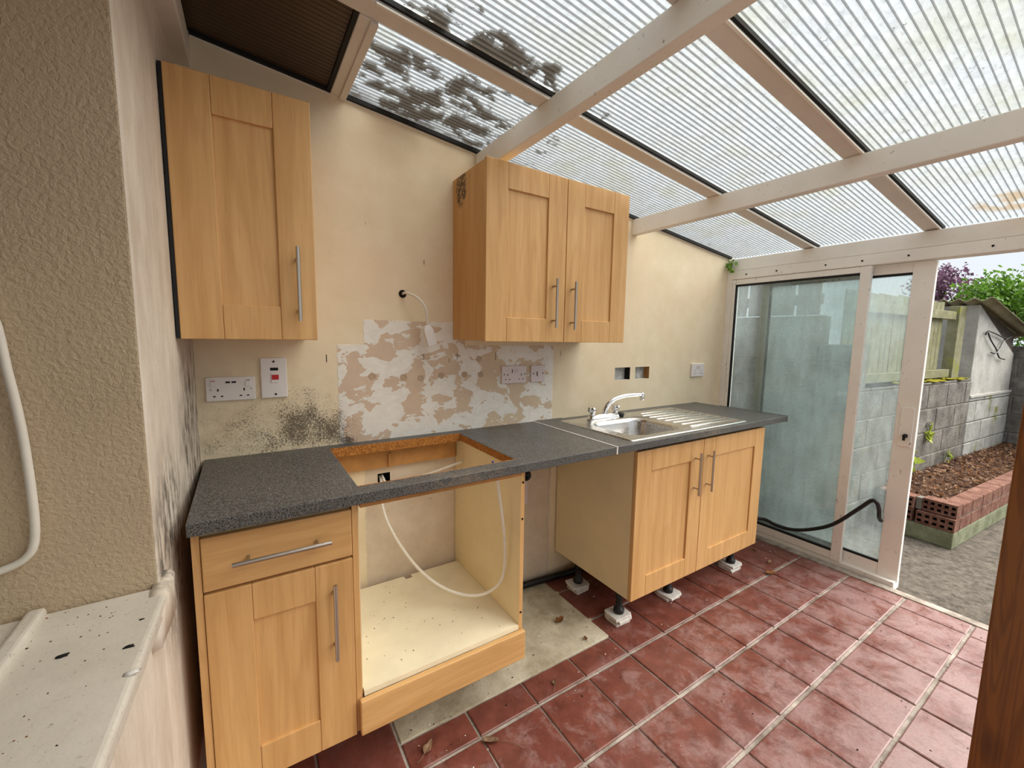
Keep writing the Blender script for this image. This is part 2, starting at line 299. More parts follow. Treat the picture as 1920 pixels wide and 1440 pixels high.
# ------------------------------------------------------------------ mesh helpers
class MB:
    def __init__(s): s.v = []; s.f = []; s.m = []
    def face(s, vs, mi=0):
        b = len(s.v); s.v += [tuple(q) for q in vs]; s.f.append(tuple(range(b, b+len(vs)))); s.m.append(mi)
    def box(s, a, b, mi=0, faces=None):
        (x0, y0, z0), (x1, y1, z1) = a, b
        x0, x1 = min(x0, x1), max(x0, x1); y0, y1 = min(y0, y1), max(y0, y1); z0, z1 = min(z0, z1), max(z0, z1)
        k = len(s.v); s.v += [(x0, y0, z0), (x1, y0, z0), (x1, y1, z0), (x0, y1, z0), (x0, y0, z1), (x1, y0, z1), (x1, y1, z1), (x0, y1, z1)]
        for i, q in enumerate([(0, 3, 2, 1), (4, 5, 6, 7), (0, 1, 5, 4), (1, 2, 6, 5), (2, 3, 7, 6), (3, 0, 4, 7)]):
            s.f.append(tuple(k+j for j in q)); s.m.append(mi if faces is None else faces.get(i, mi))
        return s
    def loft(s, rings, caps=(True, True), mi=0, closed=True):
        k = len(s.v); n = len(rings[0])
        for r in rings: s.v += [tuple(q) for q in r]
        for i in range(len(rings)-1):
            for j in range(n if closed else n-1):
                a, b = k+i*n+j, k+i*n+(j+1) % n; s.f.append((a, b, b+n, a+n)); s.m.append(mi)
        if caps[0]: s.f.append(tuple(k+j for j in reversed(range(n)))); s.m.append(mi)
        if caps[1]: s.f.append(tuple(k+(len(rings)-1)*n+j for j in range(n))); s.m.append(mi)
        return s
    def tube(s, pts, r, seg=10, mi=0, smooth=4):
        P = [Vector(p) for p in pts]
        if smooth and len(P) > 2:
            Q = []
            for i in range(len(P)-1):
                p0 = P[max(i-1, 0)]; p1 = P[i]; p2 = P[i+1]; p3 = P[min(i+2, len(P)-1)]
                for k in range(smooth):
                    u = k/smooth; Q.append(.5*((2*p1)+(p2-p0)*u+(2*p0-5*p1+4*p2-p3)*u*u+(3*p1-p0-3*p2+p3)*u**3))
            Q.append(P[-1]); P = Q
        rs = r if isinstance(r, (list, tuple)) else None
        T0 = (P[1]-P[0]).normalized(); N = T0.orthogonal().normalized(); rings = []
        for i, p in enumerate(P):
            T = (P[min(i+1, len(P)-1)]-P[max(i-1, 0)]).normalized(); N = (N-T*N.dot(T)).normalized(); B = T.cross(N)
            if rs: u = i/(len(P)-1)*(len(rs)-1); q = min(int(u), len(rs)-2); rr = rs[q]*(1-(u-q))+rs[q+1]*(u-q)
            else: rr = r
            rings.append([p+(N*math.cos(a)+B*math.sin(a))*rr for a in [2*math.pi*j/seg for j in range(seg)]])
        return s.loft(rings, mi=mi)
    def lathe(s, prof, c, axis='z', seg=16, mi=0):
        rings = []
        for r, h in prof:
            ring = []
            for j in range(seg):
                a = 2*math.pi*j/seg; p, q = r*math.cos(a), r*math.sin(a)
                ring.append({'z': (c[0]+p, c[1]+q, c[2]+h), 'y': (c[0]+p, c[1]-h, c[2]+q), 'x': (c[0]+h, c[1]+p, c[2]+q)}[axis])
            rings.append(ring)
        return s.loft(rings, mi=mi)
    def build(s, name, mats, parent=None, smooth=False, bevel=0, org=None, seg=2, xf=None):
        if org is None: org = Vector(parent['_w']) if parent is not None and '_w' in parent else Vector((0, 0, 0))
        vs = [xf(q) for q in s.v] if xf else s.v
        me = bpy.data.meshes.new(name); me.from_pydata([Vector(q)-org for q in vs], [], s.f)
        if isinstance(mats, str): mats = [mats]
        for m in mats: me.materials.append(MAT[m])
        if len(mats) > 1: me.polygons.foreach_set('material_index', s.m)
        bm = bmesh.new(); bm.from_mesh(me); bmesh.ops.recalc_face_normals(bm, faces=bm.faces); bm.to_mesh(me); bm.free()
        if smooth: me.polygons.foreach_set('use_smooth', [True]*len(me.polygons))
        o = bpy.data.objects.new(name, me); COL.objects.link(o)
        if parent is not None: o.parent = parent; o['_w'] = tuple(org)
        else: o.location = org
        if bevel:
            b = o.modifiers.new('bevel', 'BEVEL'); b.width = bevel; b.segments = seg; b.limit_method = 'ANGLE'; b.angle_limit = math.radians(40)
        return o
def tag(o, label, cat, group=None):
    o['label'] = label; o['category'] = cat
    if group: o['group'] = group
    return o
def thing(name, label, cat, loc, group=None):
    o = bpy.data.objects.new(name, None); COL.objects.link(o); o.location = loc; o['_w'] = tuple(loc); o.empty_display_size = .05
    return tag(o, label, cat, group)
def struct(o, label=None):
    o['kind'] = 'structure'
    if label: o['label'] = label
    return o
def sroot(name, label, loc=(0, 0, 0)):
    o = bpy.data.objects.new(name, None); COL.objects.link(o); o.location = loc; o['_w'] = tuple(loc); o.empty_display_size = .05
    return struct(o, label)
def cells(mb, xs, ys, holes, z0, z1, inner=0):
    """plate with rectangular holes, walls included; holes = set of (i,j)"""
    nx, ny = len(xs)-1, len(ys)-1; solid = lambda i, j: 0 <= i < nx and 0 <= j < ny and (i, j) not in holes
    for i in range(nx):
        for j in range(ny):
            if not solid(i, j): continue
            x0, x1, y0, y1 = xs[i], xs[i+1], ys[j], ys[j+1]
            mb.face([(x0, y0, z1), (x1, y0, z1), (x1, y1, z1), (x0, y1, z1)]); mb.face([(x0, y1, z0), (x1, y1, z0), (x1, y0, z0), (x0, y0, z0)])
            for di, dj, a, b in ((-1, 0, (x0, y1), (x0, y0)), (1, 0, (x1, y0), (x1, y1)), (0, -1, (x0, y0), (x1, y0)), (0, 1, (x1, y1), (x0, y1))):
                if not solid(i+di, j+dj):
                    mb.face([(a[0], a[1], z0), (b[0], b[1], z0), (b[0], b[1], z1), (a[0], a[1], z1)], inner if (i+di, j+dj) in holes else 0)

ROOF = lambda x: 2.332-.114*x
LW = lambda y: .09+.04*y            # left wall runs very slightly out of square
TX0, TP, TY0, TQ = .8591, .2446, -.6613, .2542
YF = -3.3                           # front end of the lean-to
# ================================================================== ROOM SHELL
# floor: screed with tiles standing proud
fl = sroot('floor', 'red quarry tile floor with pale cement joints')
mb = MB(); mb.box((-.3, YF, -.12), (3.25, .15, -.006)); mb.build('grout_bed', 'cement_grout', fl)
mb = MB(); mb.box((.62, -.535, -.02), (1.612, .0, -.001)); mb.build('bare_screed', 'bare_concrete', fl, bevel=.003)
def tile_mesh(w, d):
    mb = MB(); c = .004; h = .012
    R = lambda e, z: [(-w/2+e, -d/2+e, z), (w/2-e, -d/2+e, z), (w/2-e, d/2-e, z), (-w/2+e, d/2-e, z)]
    mb.loft([R(0, -h), R(0, -c*.6), R(c, 0)])
    me = bpy.data.meshes.new('quarry_tile'); me.from_pydata(mb.v, [], mb.f); me.materials.append(MAT['quarry_tile']); return me
TM = {}
def lay(x0, x1, y0, y1):
    gx, gy = .0035, .0065
    w, d = round(x1-x0-2*gx, 4), round(y1-y0-2*gy, 4)
    if w < .015 or d < .015: return
    if (w, d) not in TM: TM[(w, d)] = tile_mesh(w, d)
    o = bpy.data.objects.new('tile', TM[(w, d)]); COL.objects.link(o); o.parent = fl
    o.location = ((x0+x1)/2+random.uniform(-.001, .001), (y0+y1)/2+random.uniform(-.001, .001), random.uniform(-.001, .0008)); o.rotation_euler = (random.uniform(-.002, .002), random.uniform(-.002, .002), random.uniform(-.004, .004))
for i in range(-4, 10):
    x0, x1 = TX0+i*TP, min(TX0+(i+1)*TP, 3.19)
    if i == 9: x1 = 3.19
    for k in range(-3, 7):
        y1, y0 = TY0-k*TQ, TY0-(k+1)*TQ
        y1 = min(y1, -.005)
        if y1 <= y0: continue
        if k >= 0: lay(x0, x1, y0, y1)
        else:
            if x1 <= .63 or x0 >= 1.58: lay(x0, x1, y0, y1)
            elif x0 < .63: lay(x0, .617, y0, y1); (k == -1) and lay(.617, x1, y0, -.535)
            elif x1 > 1.62:
                lay(max(1.615, x0), x1, y0, y1); (k == -1) and lay(x0, 1.615, y0, -.535)
            elif k == -1: lay(x0, x1, y0, -.535)
st = MB(); st.box((3.192, YF, -.02), (3.245, .0, .002)); st.build('threshold_strip', 'cement_grout', fl, bevel=.003)

# back wall with the two open back boxes and the cable outlet behind the hob
wb = sroot('wall_back', 'cream plaster back wall with stripped tile patch and black mould')
xs = [-.35, .70, .754, 2.128, 2.262, 2.31, 2.442, 3.36]; zs = [-.12, .726, .768, 1.116, 1.193, 2.6]
holes = {(1, 1), (3, 3), (5, 3)}
mb = MB()
for i in range(7):
    for j in range(5):
        if (i, j) in holes: continue
        mb.face([(xs[i], 0, zs[j]), (xs[i+1], 0, zs[j]), (xs[i+1], 0, zs[j+1]), (xs[i], 0, zs[j+1])])
def roofcut(p):
    x, y, z = p; return (x, y, min(z, ROOF(x)+.014)) if z > 2.5 else p
mb.box((-.35, .05, -.12), (3.36, .15, 2.6))
mb.build('plaster_face', 'back_wall_paint', wb, xf=roofcut)
for i, j in sorted(holes):
    x0, x1, z0, z1 = xs[i], xs[i+1], zs[j], zs[j+1]; b = MB(); D = .045
    b.face([(x0, D, z0), (x1, D, z0), (x1, D, z1), (x0, D, z1)], 0); b.face([(x0, 0, z0), (x0, D, z0), (x0, D, z1), (x0, 0, z1)], 0)
    b.face([(x1, 0, z0), (x1, 0, z1), (x1, D, z1), (x1, D, z0)], 1); b.face([(x0, 0, z0), (x1, 0, z0), (x1, D, z0), (x0, D, z0)], 0); b.face([(x0, 0, z1), (x0, D, z1), (x1, D, z1), (x1, 0, z1)], 0)
    b.build('recessed_back_box' if j == 3 else 'cable_outlet_hole', ['back_box_plaster', 'softwood' if i == 5 else 'dark_hole'] if j == 3 else ['dark_hole', 'dark_hole'], wb)
b = MB(); b.lathe([(.017, .0), (.016, .0035), (.010, .0035), (.009, .0005)], (.821, 0, 1.545), 'y', 18); b.build('cable_hole', 'dark_hole', wb, smooth=True)
b = MB(); b.box((1.640, -.006, .0), (1.652, .002, .885)); b.build('plaster_edge_bead', 'side_wall_paint', wb)
b = MB(); b.box((.505, -.022, .80), (1.062, -.001, .884)); b.build('batten', 'softwood', wb, bevel=.002)
b = MB(); b.box((.74, -.03, .80), (.752, -.022, .86)); b.build('batten_cleat', 'softwood', wb)

# left wall (house wall) with a deep opening
ZS = .838; YR = -.70
sh = lambda p: (p[0]+.04*p[1] if p[0] > -.2 else p[0], p[1], p[2])
wl = sroot('wall_left', 'off-white house wall with mould beside the worktop')
def slab(mb, y0, y1, z0, z1, rev=None):
    n = 14 if y1-y0 < 1 else 2
    mb.box((-.5, y0, z0), (.09, y1, z1), 0, rev)
m1 = MB(); m1.box((-.5, YR, -.12), (.09, .05, 2.7), 0, {2: 1}); m1.build('wall_pier', ['side_wall_paint', 'textured_reveal_paint'], wl, xf=sh, bevel=.006, seg=3)
m1 = MB(); m1.box((-.5, YF, -.12), (.09, YR, ZS-.03)); m1.build('wall_below_opening', 'side_wall_paint', wl, xf=sh)
m1 = MB(); m1.box((-.5, YF, 2.2), (.09, YR, 2.7), 0, {0: 1}); m1.build('wall_lintel', ['side_wall_paint', 'textured_reveal_paint'], wl, xf=sh)
m1 = MB(); m1.box((-.5, YF, ZS-.03), (.09, -2.25, 2.2)); m1.build('wall_far_pier', 'side_wall_paint', wl, xf=sh)
# window set deep in that opening
w1 = sroot('window_1', 'deep window recess with dusty painted sill')
sl = MB(); ys = [YR-.0-.002]+[YR-.1*k for k in range(1, 16)]
sl.box((-.49, -2.25, ZS-.035), (.108, YR-.003, ZS)); sl.build('window_sill', 'sill_paint', w1, xf=sh, bevel=.009, seg=3)
ed = MB()                                              # lump of plaster at the sill's end
rings = []
for y, dx, dz in [(-.60, .0, -.05), (-.625, .012, -.012), (-.66, .019, .012), (-.70, .021, .006), (-.76, .019, -.002), (-.80, .018, -.006)]:
    x1 = .09+.04*y+dx; x0 = .09+.04*y-.01; z1 = ZS+dz
    rings.append([(x0, y, ZS-.09), (x1-.002, y, ZS-.08), (x1, y, z1-.01), (x1-.006, y, z1), (x0, y, z1)])
ed.loft(rings); ed.build('sill_end_plaster', 'side_wall_paint', w1, smooth=True)
us = MB(); us.box((-.128, -2.25, ZS-.01), (-.100, YR-.004, ZS+.014)); us.build('sill_upstand', 'sill_paint', w1, bevel=.008, seg=3)
fr = MB(); fr.box((-.47, -2.25, ZS), (-.41, YR, ZS+.07)); fr.box((-.47, -2.25, 2.13), (-.41, YR, 2.2)); fr.box((-.47, YR-.06, ZS+.07), (-.41, YR, 2.13)); fr.box((-.47, -2.25, ZS+.07), (-.41, -2.19, 2.13)); fr.build('window_frame', 'door_frame_paint', w1)
pn = MB(); pn.box((-.446, -2.19, ZS+.07), (-.44, YR-.06, 2.13)); pn.build('window_pane', 'black_plastic', w1)

# front end wall and far right-hand return, both behind or beside the viewer
m1 = MB(); m1.box((-.5, YF-.1, -.12), (3.36, YF, .95)); struct(m1.build('wall_front', 'side_wall_paint'), 'low front wall behind the viewer')

# roof
rf = sroot('ceiling', 'lean-to roof of ribbed polycarbonate sheets on white bars')
BAYS = [(0, -.475), (-.56, -1.045), (-1.115, -1.62), (-1.69, -2.2), (-2.27, -2.78), (-2.85, YF)]
BARS = [(-.475, -.545), (-1.04, -1.105), (-1.615, -1.68), (-2.195, -2.26), (-2.775, -2.84)]
def slopebox(mb, x0, x1, y0, y1, d0, d1, mi=0):
    a = [(x0, y0, ROOF(x0)+d0), (x1, y0, ROOF(x1)+d0), (x1, y1, ROOF(x1)+d0), (x0, y1, ROOF(x0)+d0)]
    b = [(x0, y0, ROOF(x0)+d1), (x1, y0, ROOF(x1)+d1), (x1, y1, ROOF(x1)+d1), (x0, y1, ROOF(x0)+d1)]
    mb.loft([a, b], mi=mi)
PITCH_R = .0208
for bi, (ya, yb) in enumerate(BAYS):
    x0, x1 = (.60 if bi == 0 else .56), 3.34
    ya2, yb2 = ya+(.02 if bi else 0), yb-.02
    top = MB(); top.face([(x0, yb2, ROOF(x0)+.025), (x1, yb2, ROOF(x1)+.025), (x1, ya2, ROOF(x1)+.025), (x0, ya2, ROOF(x0)+.025)])
    sh_ = top.build('roof_sheet', 'polycarbonate_top', rf)
    bt = MB(); bt.face([(x0, yb2, ROOF(x0)+.018), (x1, yb2, ROOF(x1)+.018), (x1, ya2, ROOF(x1)+.018), (x0, ya2, ROOF(x0)+.018)])
    bt.build('lower_skin', 'polycarbonate_bottom', sh_)
    rb = MB(); y = ya2-.006
    while y > yb2:
        slopebox(rb, x0, x1, y-.0011, y+.0011, .0183, .0247); y -= PITCH_R
    o = rb.build('ribs', 'polycarbonate_rib', sh_); o['kind'] = 'stuff'
for ya, yb in BARS:
    b = MB(); slopebox(b, .12, 3.33, yb, ya, -.004, .03); bar = b.build('glazing_bar', 'aluminium_bar_paint', rf, bevel=.004)
    g = MB(); slopebox(g, .58, 3.31, yb-.010, yb-.0005, .004, .017); g.build('gasket', 'black_gasket', bar)
    g = MB(); slopebox(g, .58, 3.31, yb-.004, yb+.004, -.009, -.004); g.build('bar_lip', 'roof_timber_paint', bar)
g = MB(); slopebox(g, .135, 3.27, -.016, -.0005, -.002, .014); g.build('wall_gasket', 'black_gasket', rf)
g = MB(); slopebox(g, .135, 3.27, -.003, .0, -.006, -.0025); g.build('wall_flashing_lip', 'roof_timber_paint', rf)
b = MB(); slopebox(b, .553, .606, -.474, -.001, -.006, .03); hb_ = b.build('head_bar', 'aluminium_bar_paint', rf, bevel=.003)
b = MB(); slopebox(b, .583, .606, -.474, -.001, -.013, -.006); b.build('head_bar_step', 'aluminium_bar_paint', hb_, bevel=.002)
b = MB(); slopebox(b, .540, .553, -.474, -.001, -.002, .03); b.build('head_gasket', 'black_gasket', hb_)
b = MB(); slopebox(b, .05, .56, YF, .02, .010, .03); dk = b.build('brown_roof_sheet', 'brown_sheet', rf)
b = MB(); y = -.01
while y > -1.5: slopebox(b, .13, .55, y-.0012, y+.0012, .0088, .010); y -= PITCH_R
o = b.build('ribs', 'brown_sheet', dk); o['kind'] = 'stuff'
for px in (1.168, 2.22):
    b = MB(); z = ROOF(px)-.004
    b.loft([[(px, YF, z-.09), (px+.046, YF, z-.09), (px+.046, YF, ROOF(px+.046)-.005), (px, YF, ROOF(px)-.005)], [(px, -.0, z-.09), (px+.046, -.0, z-.09), (px+.046, -.0, ROOF(px+.046)-.005), (px, -.0, ROOF(px)-.005)]])
    b.build('purlin', 'roof_timber_paint', rf, bevel=.004)
b = MB(); b.box((.02, YF, 2.215), (.134, -.0, 2.31)); b.build('wall_plate', 'roof_timber_paint', rf, xf=lambda p: (p[0]+.02*p[1], p[1], p[2]), bevel=.004)
b = MB(); b.box((3.25, YF, 1.868), (3.335, -.0, 1.95)); b.build('eave_beam', 'roof_timber_paint', rf, bevel=.004)

# ------------------------------------------------------------------ sliding door
dr = sroot('door_1', 'white framed sliding glass door standing half open')
def bx(name, a, b, mat, par, bev=.003): m = MB(); m.box(a, b); return m.build(name, mat, par, bevel=bev)
XF = 3.262
hd = bx('head_track', (3.248, YF, 1.806), (3.345, -.0, 1.867), 'door_frame_paint', dr)
for y in (-.14, -.34, -.62, -.80, -1.0, -1.3): m = MB(); m.lathe([(.005, 0), (.005, .003), (.0, .0035)], (3.2475, y, 1.835), 'x', 8); m.build('screw', 'dark_hole', hd, xf=lambda p: (3.2475*2-p[0], p[1], p[2]))
bx('jamb', (3.248, -.042, .0), (3.345, -.0, 1.806), 'door_frame_paint', dr)
bx('sill_track', (3.258, -1.10, -.03), (3.35, -.042, .026), 'door_frame_paint', dr)
bx('far_jamb', (3.248, -2.36, .0), (3.345, -2.30, 1.806), 'door_frame_paint', dr)
def sash(y0, y1, x0, x1, s0, s1, z0, z1, zr0, zr1, glassm, nm):
    r = bx(nm, (x0, y0-s0, z0), (x1, y0, z1), 'door_frame_paint', dr)             # wall-side stile carries the rest
    bx('stile', (x0, y1, z0), (x1, y1+s1, z1), 'door_frame_paint', r)
    bx('top_rail', (x0+.003, y1+s1, z1-zr1), (x1-.003, y0-s0, z1), 'door_frame_paint', r)
    bx('bottom_rail', (x0+.003, y1+s1, z0), (x1-.003, y0-s0, z0+zr0), 'door_frame_paint', r)
    xm = (x0+x1)/2; gs = .012
    m = MB(); m.box((xm-.012, y1+s1, z1-zr1-gs), (xm+.006, y0-s0, z1-zr1)); m.box((xm-.012, y1+s1, z0+zr0), (xm+.006, y0-s0, z0+zr0+gs)); m.box((xm-.012, y0-s0-gs*.8, z0+zr0+gs), (xm+.006, y0-s0, z1-zr1-gs)); m.build('gasket', 'black_gasket', r)
    m = MB(); m.box((xm-.002, y1+s1, z0+zr0), (xm+.002, y0-s0, z1-zr1)); m.build('pane', glassm, r)
    return r
sash(-.043, -.847, 3.25, 3.28, .024, .052, .028, 1.804, .05, .036, 'grime_glare_glass', 'fixed_sash')
ss = sash(-.235, -1.105, 3.292, 3.322, .05, .092, .02, 1.80, .075, .05, 'grime_glare_glass', 'sliding_sash')
m = MB(); m.box((3.286, -1.092, .80), (3.2925, -1.035, 1.02)); lp = m.build('lock_plate', 'door_frame_paint', ss, bevel=.002)
m = MB(); m.lathe([(.011, 0), (.011, .012), (.007, .016), (.007, .026)], (3.286, -1.066, .862), 'x', 12); m.box((3.262, -1.070, .838), (3.272, -1.060, .87)); m.build('lock_knob', 'dark_hole', lp, xf=lambda p: (3.286-(p[0]-3.286) if p[0] > 3.286 else p[0], p[1], p[2]))

# ================================================================== KITCHEN UNITS
def door_leaf(x0, x1, z0, z1, yf, par, name='door', fr=.101, th=.02):
    m = MB(); g = .0004
    m.box((x0, yf, z0), (x0+fr-g, yf+th, z1)); m.box((x1-fr+g, yf, z0), (x1, yf+th, z1))
    m.box((x0+fr, yf, z1-fr), (x1-fr, yf+th, z1)); m.box((x0+fr, yf, z0), (x1-fr, yf+th, z0+fr))
    m.box((x0+fr-.004, yf+.008, z0+fr-.004), (x1-fr+.004, yf+th-.001, z1-fr+.004))
    return m.build(name, 'beech_vertical', par, bevel=.0022)
def handle(par, a, b, yf, r=.0058):
    """bar handle from a to b (x,z) proud of the face at yf"""
    y = yf-.032; m = MB(); m.tube([(a[0], y, a[1]), (b[0], y, b[1])], r, 12, smooth=0)
    for t_ in (.15, .85):
        x, z = a[0]+(b[0]-a[0])*t_, a[1]+(b[1]-a[1])*t_; m.tube([(x, yf, z), (x, y, z)], .0042, 8, smooth=0)
    return m.build('handle', 'handle_steel', par, smooth=False)

# wall cupboards
cy = -.315
t1 = thing('wall_cupboard', 'tall narrow beech wall cupboard with one door beside the left wall', 'cupboard', (.265, -.16, 1.348))
m = MB(); m.box((.0905, cy+.0215, 1.350), (.438, -.001, 2.064)); m.build('body', 'beech_vertical', t1, bevel=.001)
m = MB(); m.box((.0800, -.312, 1.350), (.0886, -.02, 2.064)); m.build('shadow_gap_strip', 'black_plastic', t1)  # black strip standing in for the shade between cupboard and wall
d1 = door_leaf(.089, .4375, 1.3488, 2.065, cy, t1); handle(d1, (.386, 1.407), (.386, 1.630), cy)
t2 = thing('wall_cupboard', 'double door beech wall cupboard above the stripped patch', 'cupboard', (1.45, -.16, 1.348))
# carcass side carries a patch of blistered laminate
t = NT('beech_blistered'); v = t.obj(); X, Y, Z = t.xyz(v)
b_ = t.noise(t.map(v, (26, 26, 1.6)), 1, 4); c = t.mix(t.rng(b_, .3, .7), lin((196, 148, 92)), lin((212, 168, 110)))
k = t.math('MAXIMUM', t.blob(Y, Z, .075, .655, .062, .10), 0); k = t.mul(t.rng(k, .1, .3), t.rng(t.noise(v, 60, 5, .7), .38, .56)); c = t.mix(t.mul(k, .92), c, lin((58, 42, 30)))
k2 = t.rng(t.noise(v, 36, 4, .6), .69, .73); c = t.mix(t.mul(k2, .6), c, lin((100, 66, 38)))
MAT['beech_blistered'] = t.done(t.princ(c, .5, 0, t.bump(t.mul(k, t.noise(v, 120, 3)), .6, .004), .3))
m = MB(); m.box((1.056, cy+.0225, 1.352), (1.845, -.001, 2.055)); m.build('body', 'beech_blistered', t2, bevel=.001)
d = door_leaf(1.0525, 1.457, 1.3488, 2.057, cy, t2); handle(d, (1.389, 1.411), (1.389, 1.623), cy)
d = door_leaf(1.4605, 1.847, 1.3488, 2.057, cy, t2); handle(d, (1.4955, 1.405), (1.4955, 1.618), cy)

# base units
FY = -.575
b1 = thing('drawer_base_unit', 'beech base unit with one drawer over a door, left of the open housing', 'base unit', (.29, -.3, .0))
m = MB(); m.box((.104, FY+.006, .15), (.121, -.02, .886)); m.build('end_panel', 'beech_vertical', b1, bevel=.001)
m = MB(); m.box((.1215, FY+.021, .15), (.4735, -.02, .886)); m.build('body', 'cream_melamine', b1)
m = MB(); m.box((.1225, FY, .7284), (.4735, FY+.02, .868)); dw = m.build('drawer_front', 'beech_horizontal', b1, bevel=.003); handle(dw, (.185, .798), (.414, .798), FY)
d = door_leaf(.1225, .4735, .1486, .7205, FY, b1); handle(d, (.419, .442), (.419, .670), FY)
for x, y in ((.16, -.33), (.43, -.33), (.16, -.1), (.43, -.1)): m = MB(); m.lathe([(.028, 0), (.028, .008), (.014, .014), (.014, .13), (.03, .15)], (x, y, .0), 'z', 12); m.build('leg', 'black_plastic', b1, smooth=True)

b2 = thing('oven_housing', 'empty open oven housing with cream inside and beech front strip', 'oven housing', (.78, -.3, .0))
m = MB(); m.box((.4755, FY+.006, .152), (.4925, -.02, .886)); m.build('side_panel', 'beech_vertical', b2, bevel=.001)
m = MB(); m.box((.493, FY+.02, .153), (.4975, -.02, .886)); m.build('side_lining', 'cream_melamine', b2)
m = MB(); m.box((1.066, FY+.004, .153), (1.083, -.004, .886), 0, {2: 1}); m.build('side_panel', ['cream_melamine', 'beech_vertical'], b2, bevel=.0008)
m = MB(); cells(m, [.498, .80, .832, 1.0655], [FY+.004, -.055, -.03], {(1, 1)}, .262, .28); m.build('base_shelf', 'dusty_melamine', b2)
m = MB(); m.box((.482, FY-.02, .153), (1.0835, FY, .266)); m.build('front_strip', 'beech_horizontal', b2, bevel=.004)
m = MB(); m.box((.498, FY+.0, .867), (1.0655, FY+.02, .8865)); m.build('top_rail', 'softwood', b2, bevel=.001)
for x, y in ((.54, -.33), (1.0, -.30), (.54, -.1), (1.03, -.1)): m = MB(); m.lathe([(.028, 0), (.028, .008), (.014, .014), (.014, .13), (.03, .155)], (x, y, .0), 'z', 12); m.build('leg', 'black_plastic', b2, smooth=True)
for z in (.84, .70, .33): m = MB(); m.lathe([(.0045, 0), (.0045, .0012)], (1.0745, FY+.004, z), 'y', 8); m.build('screw_hole', 'dark_hole', b2)

SY = -.572
b3 = thing('sink_base_unit', 'double door beech sink unit raised on black legs and white tiles', 'base unit', (2.24, -.3, .0))
m = MB()
x0, x1 = 1.693, 2.787
m.box((x0, SY+.022, .153), (x0+.018, -.012, .884)); m.box((x1-.018, SY+.022, .153), (x1, -.012, .884)); m.box((x0+.018, SY+.022, .153), (x1-.018, -.012, .171)); m.box((x0+.018, -.02, .171), (x1-.018, -.012, .884))
m.build('body', 'cream_melamine', b3, bevel=.0008)
d = door_leaf(1.6908, 2.190, .1529, .8671, SY, b3); handle(d, (2.122, .592), (2.122, .811), SY)
d = door_leaf(2.1935, 2.789, .1529, .8671, SY, b3); handle(d, (2.231, .594), (2.231, .809), SY)
LEGS = [(1.722, -.478, .040), (1.728, -.175, .034), (2.10, -.478, .022), (2.66, -.50, .034), (2.66, -.15, .03)]
for x, y, h in LEGS:
    m = MB(); m.lathe([(.024, h), (.026, h+.006), (.026, h+.02), (.016, h+.026), (.0155, .12), (.019, .125), (.030, .1525)], (x, y, 0), 'z', 16); m.build('leg', 'black_plastic', b3, smooth=True)
# white tile packers under the legs, each a separate offcut
PK = [('front left leg of the sink unit', LEGS[0], 3), ('back left leg of the sink unit', LEGS[1], 3), ('middle leg of the sink unit', LEGS[2], 2), ('front right leg of the sink unit', LEGS[3], 3), ('back right leg of the sink unit', LEGS[4], 2)]
for nm, (x, y, h), n in PK:
    th = (h-.001)/n
    for i in range(n):
        m = MB(); w = .052+random.uniform(-.004, .004); dd = .047+random.uniform(-.004, .004); a = math.radians(random.uniform(-9, 9)); dx, dy = random.uniform(-.006, .006), random.uniform(-.006, .006)
        ring = [(-w, -dd), (w*.7, -dd*1.05), (w, -dd*.75), (w*.96, dd), (-w*.9, dd*.95), (-w, dd*.5)]
        R = lambda e, z: [(x+dx+(p*math.cos(a)-q*math.sin(a))*e, y+dy+(p*math.sin(a)+q*math.cos(a))*e, z) for p, q in ring]
        zb = .001+i*th; m.loft([R(1, zb), R(1, zb+th*.8), R(.97, zb+th-.0004)])
        o = m.build('packing_tile', 'white_ceramic', None, org=Vector((x, y, zb)))
        pos = {0: 'bottom', n-1: 'top'}.get(i, 'middle')
        tag(o, 'white tile offcut, %s under the %s' % (pos, nm), 'tile', 'tile packers under the sink unit')

# worktops
ZT = .9205; ZB = .8875
wt = thing('worktop', 'dark grey speckled worktop with an empty hob cut-out', 'worktop', (.8, -.3, ZB))
m = MB(); cells(m, [.1, .502, 1.0587, 1.5225], [-.6005, -.5423, -.0688, -.0005], {(1, 1)}, ZB, ZT, 1)
o = m.build('top', ['grey_speckled_laminate', 'chipboard'], wt)
bm = bmesh.new(); bm.from_mesh(o.data); bmesh.ops.remove_doubles(bm, verts=bm.verts, dist=1e-5); bm.to_mesh(o.data); bm.free()
bv = o.modifiers.new('bevel', 'BEVEL'); bv.width = .0025; bv.segments = 2; bv.limit_method = 'ANGLE'; bv.angle_limit = .7
m = MB(); m.box((1.5230, -.6035, ZB+.001), (1.5300, -.001, ZT+.0022)); m.build('joint_strip', 'white_plastic', wt, bevel=.001)
wr = thing('worktop', 'dark grey speckled worktop carrying the steel sink, overhanging towards the glass door', 'worktop', (2.2, -.3, ZB))
m = MB(); cells(m, [1.5305, 1.72, 2.14, 2.981], [-.6005, -.525, -.175, -.0005], {(1, 1)}, ZB, ZT, 1)
o = m.build('top', ['grey_speckled_laminate', 'chipboard'], wr)
bm = bmesh.new(); bm.from_mesh(o.data); bmesh.ops.remove_doubles(bm, verts=bm.verts, dist=1e-5); bm.to_mesh(o.data); bm.free()
bv = o.modifiers.new('bevel', 'BEVEL'); bv.width = .0025; bv.segments = 2; bv.limit_method = 'ANGLE'; bv.angle_limit = .7

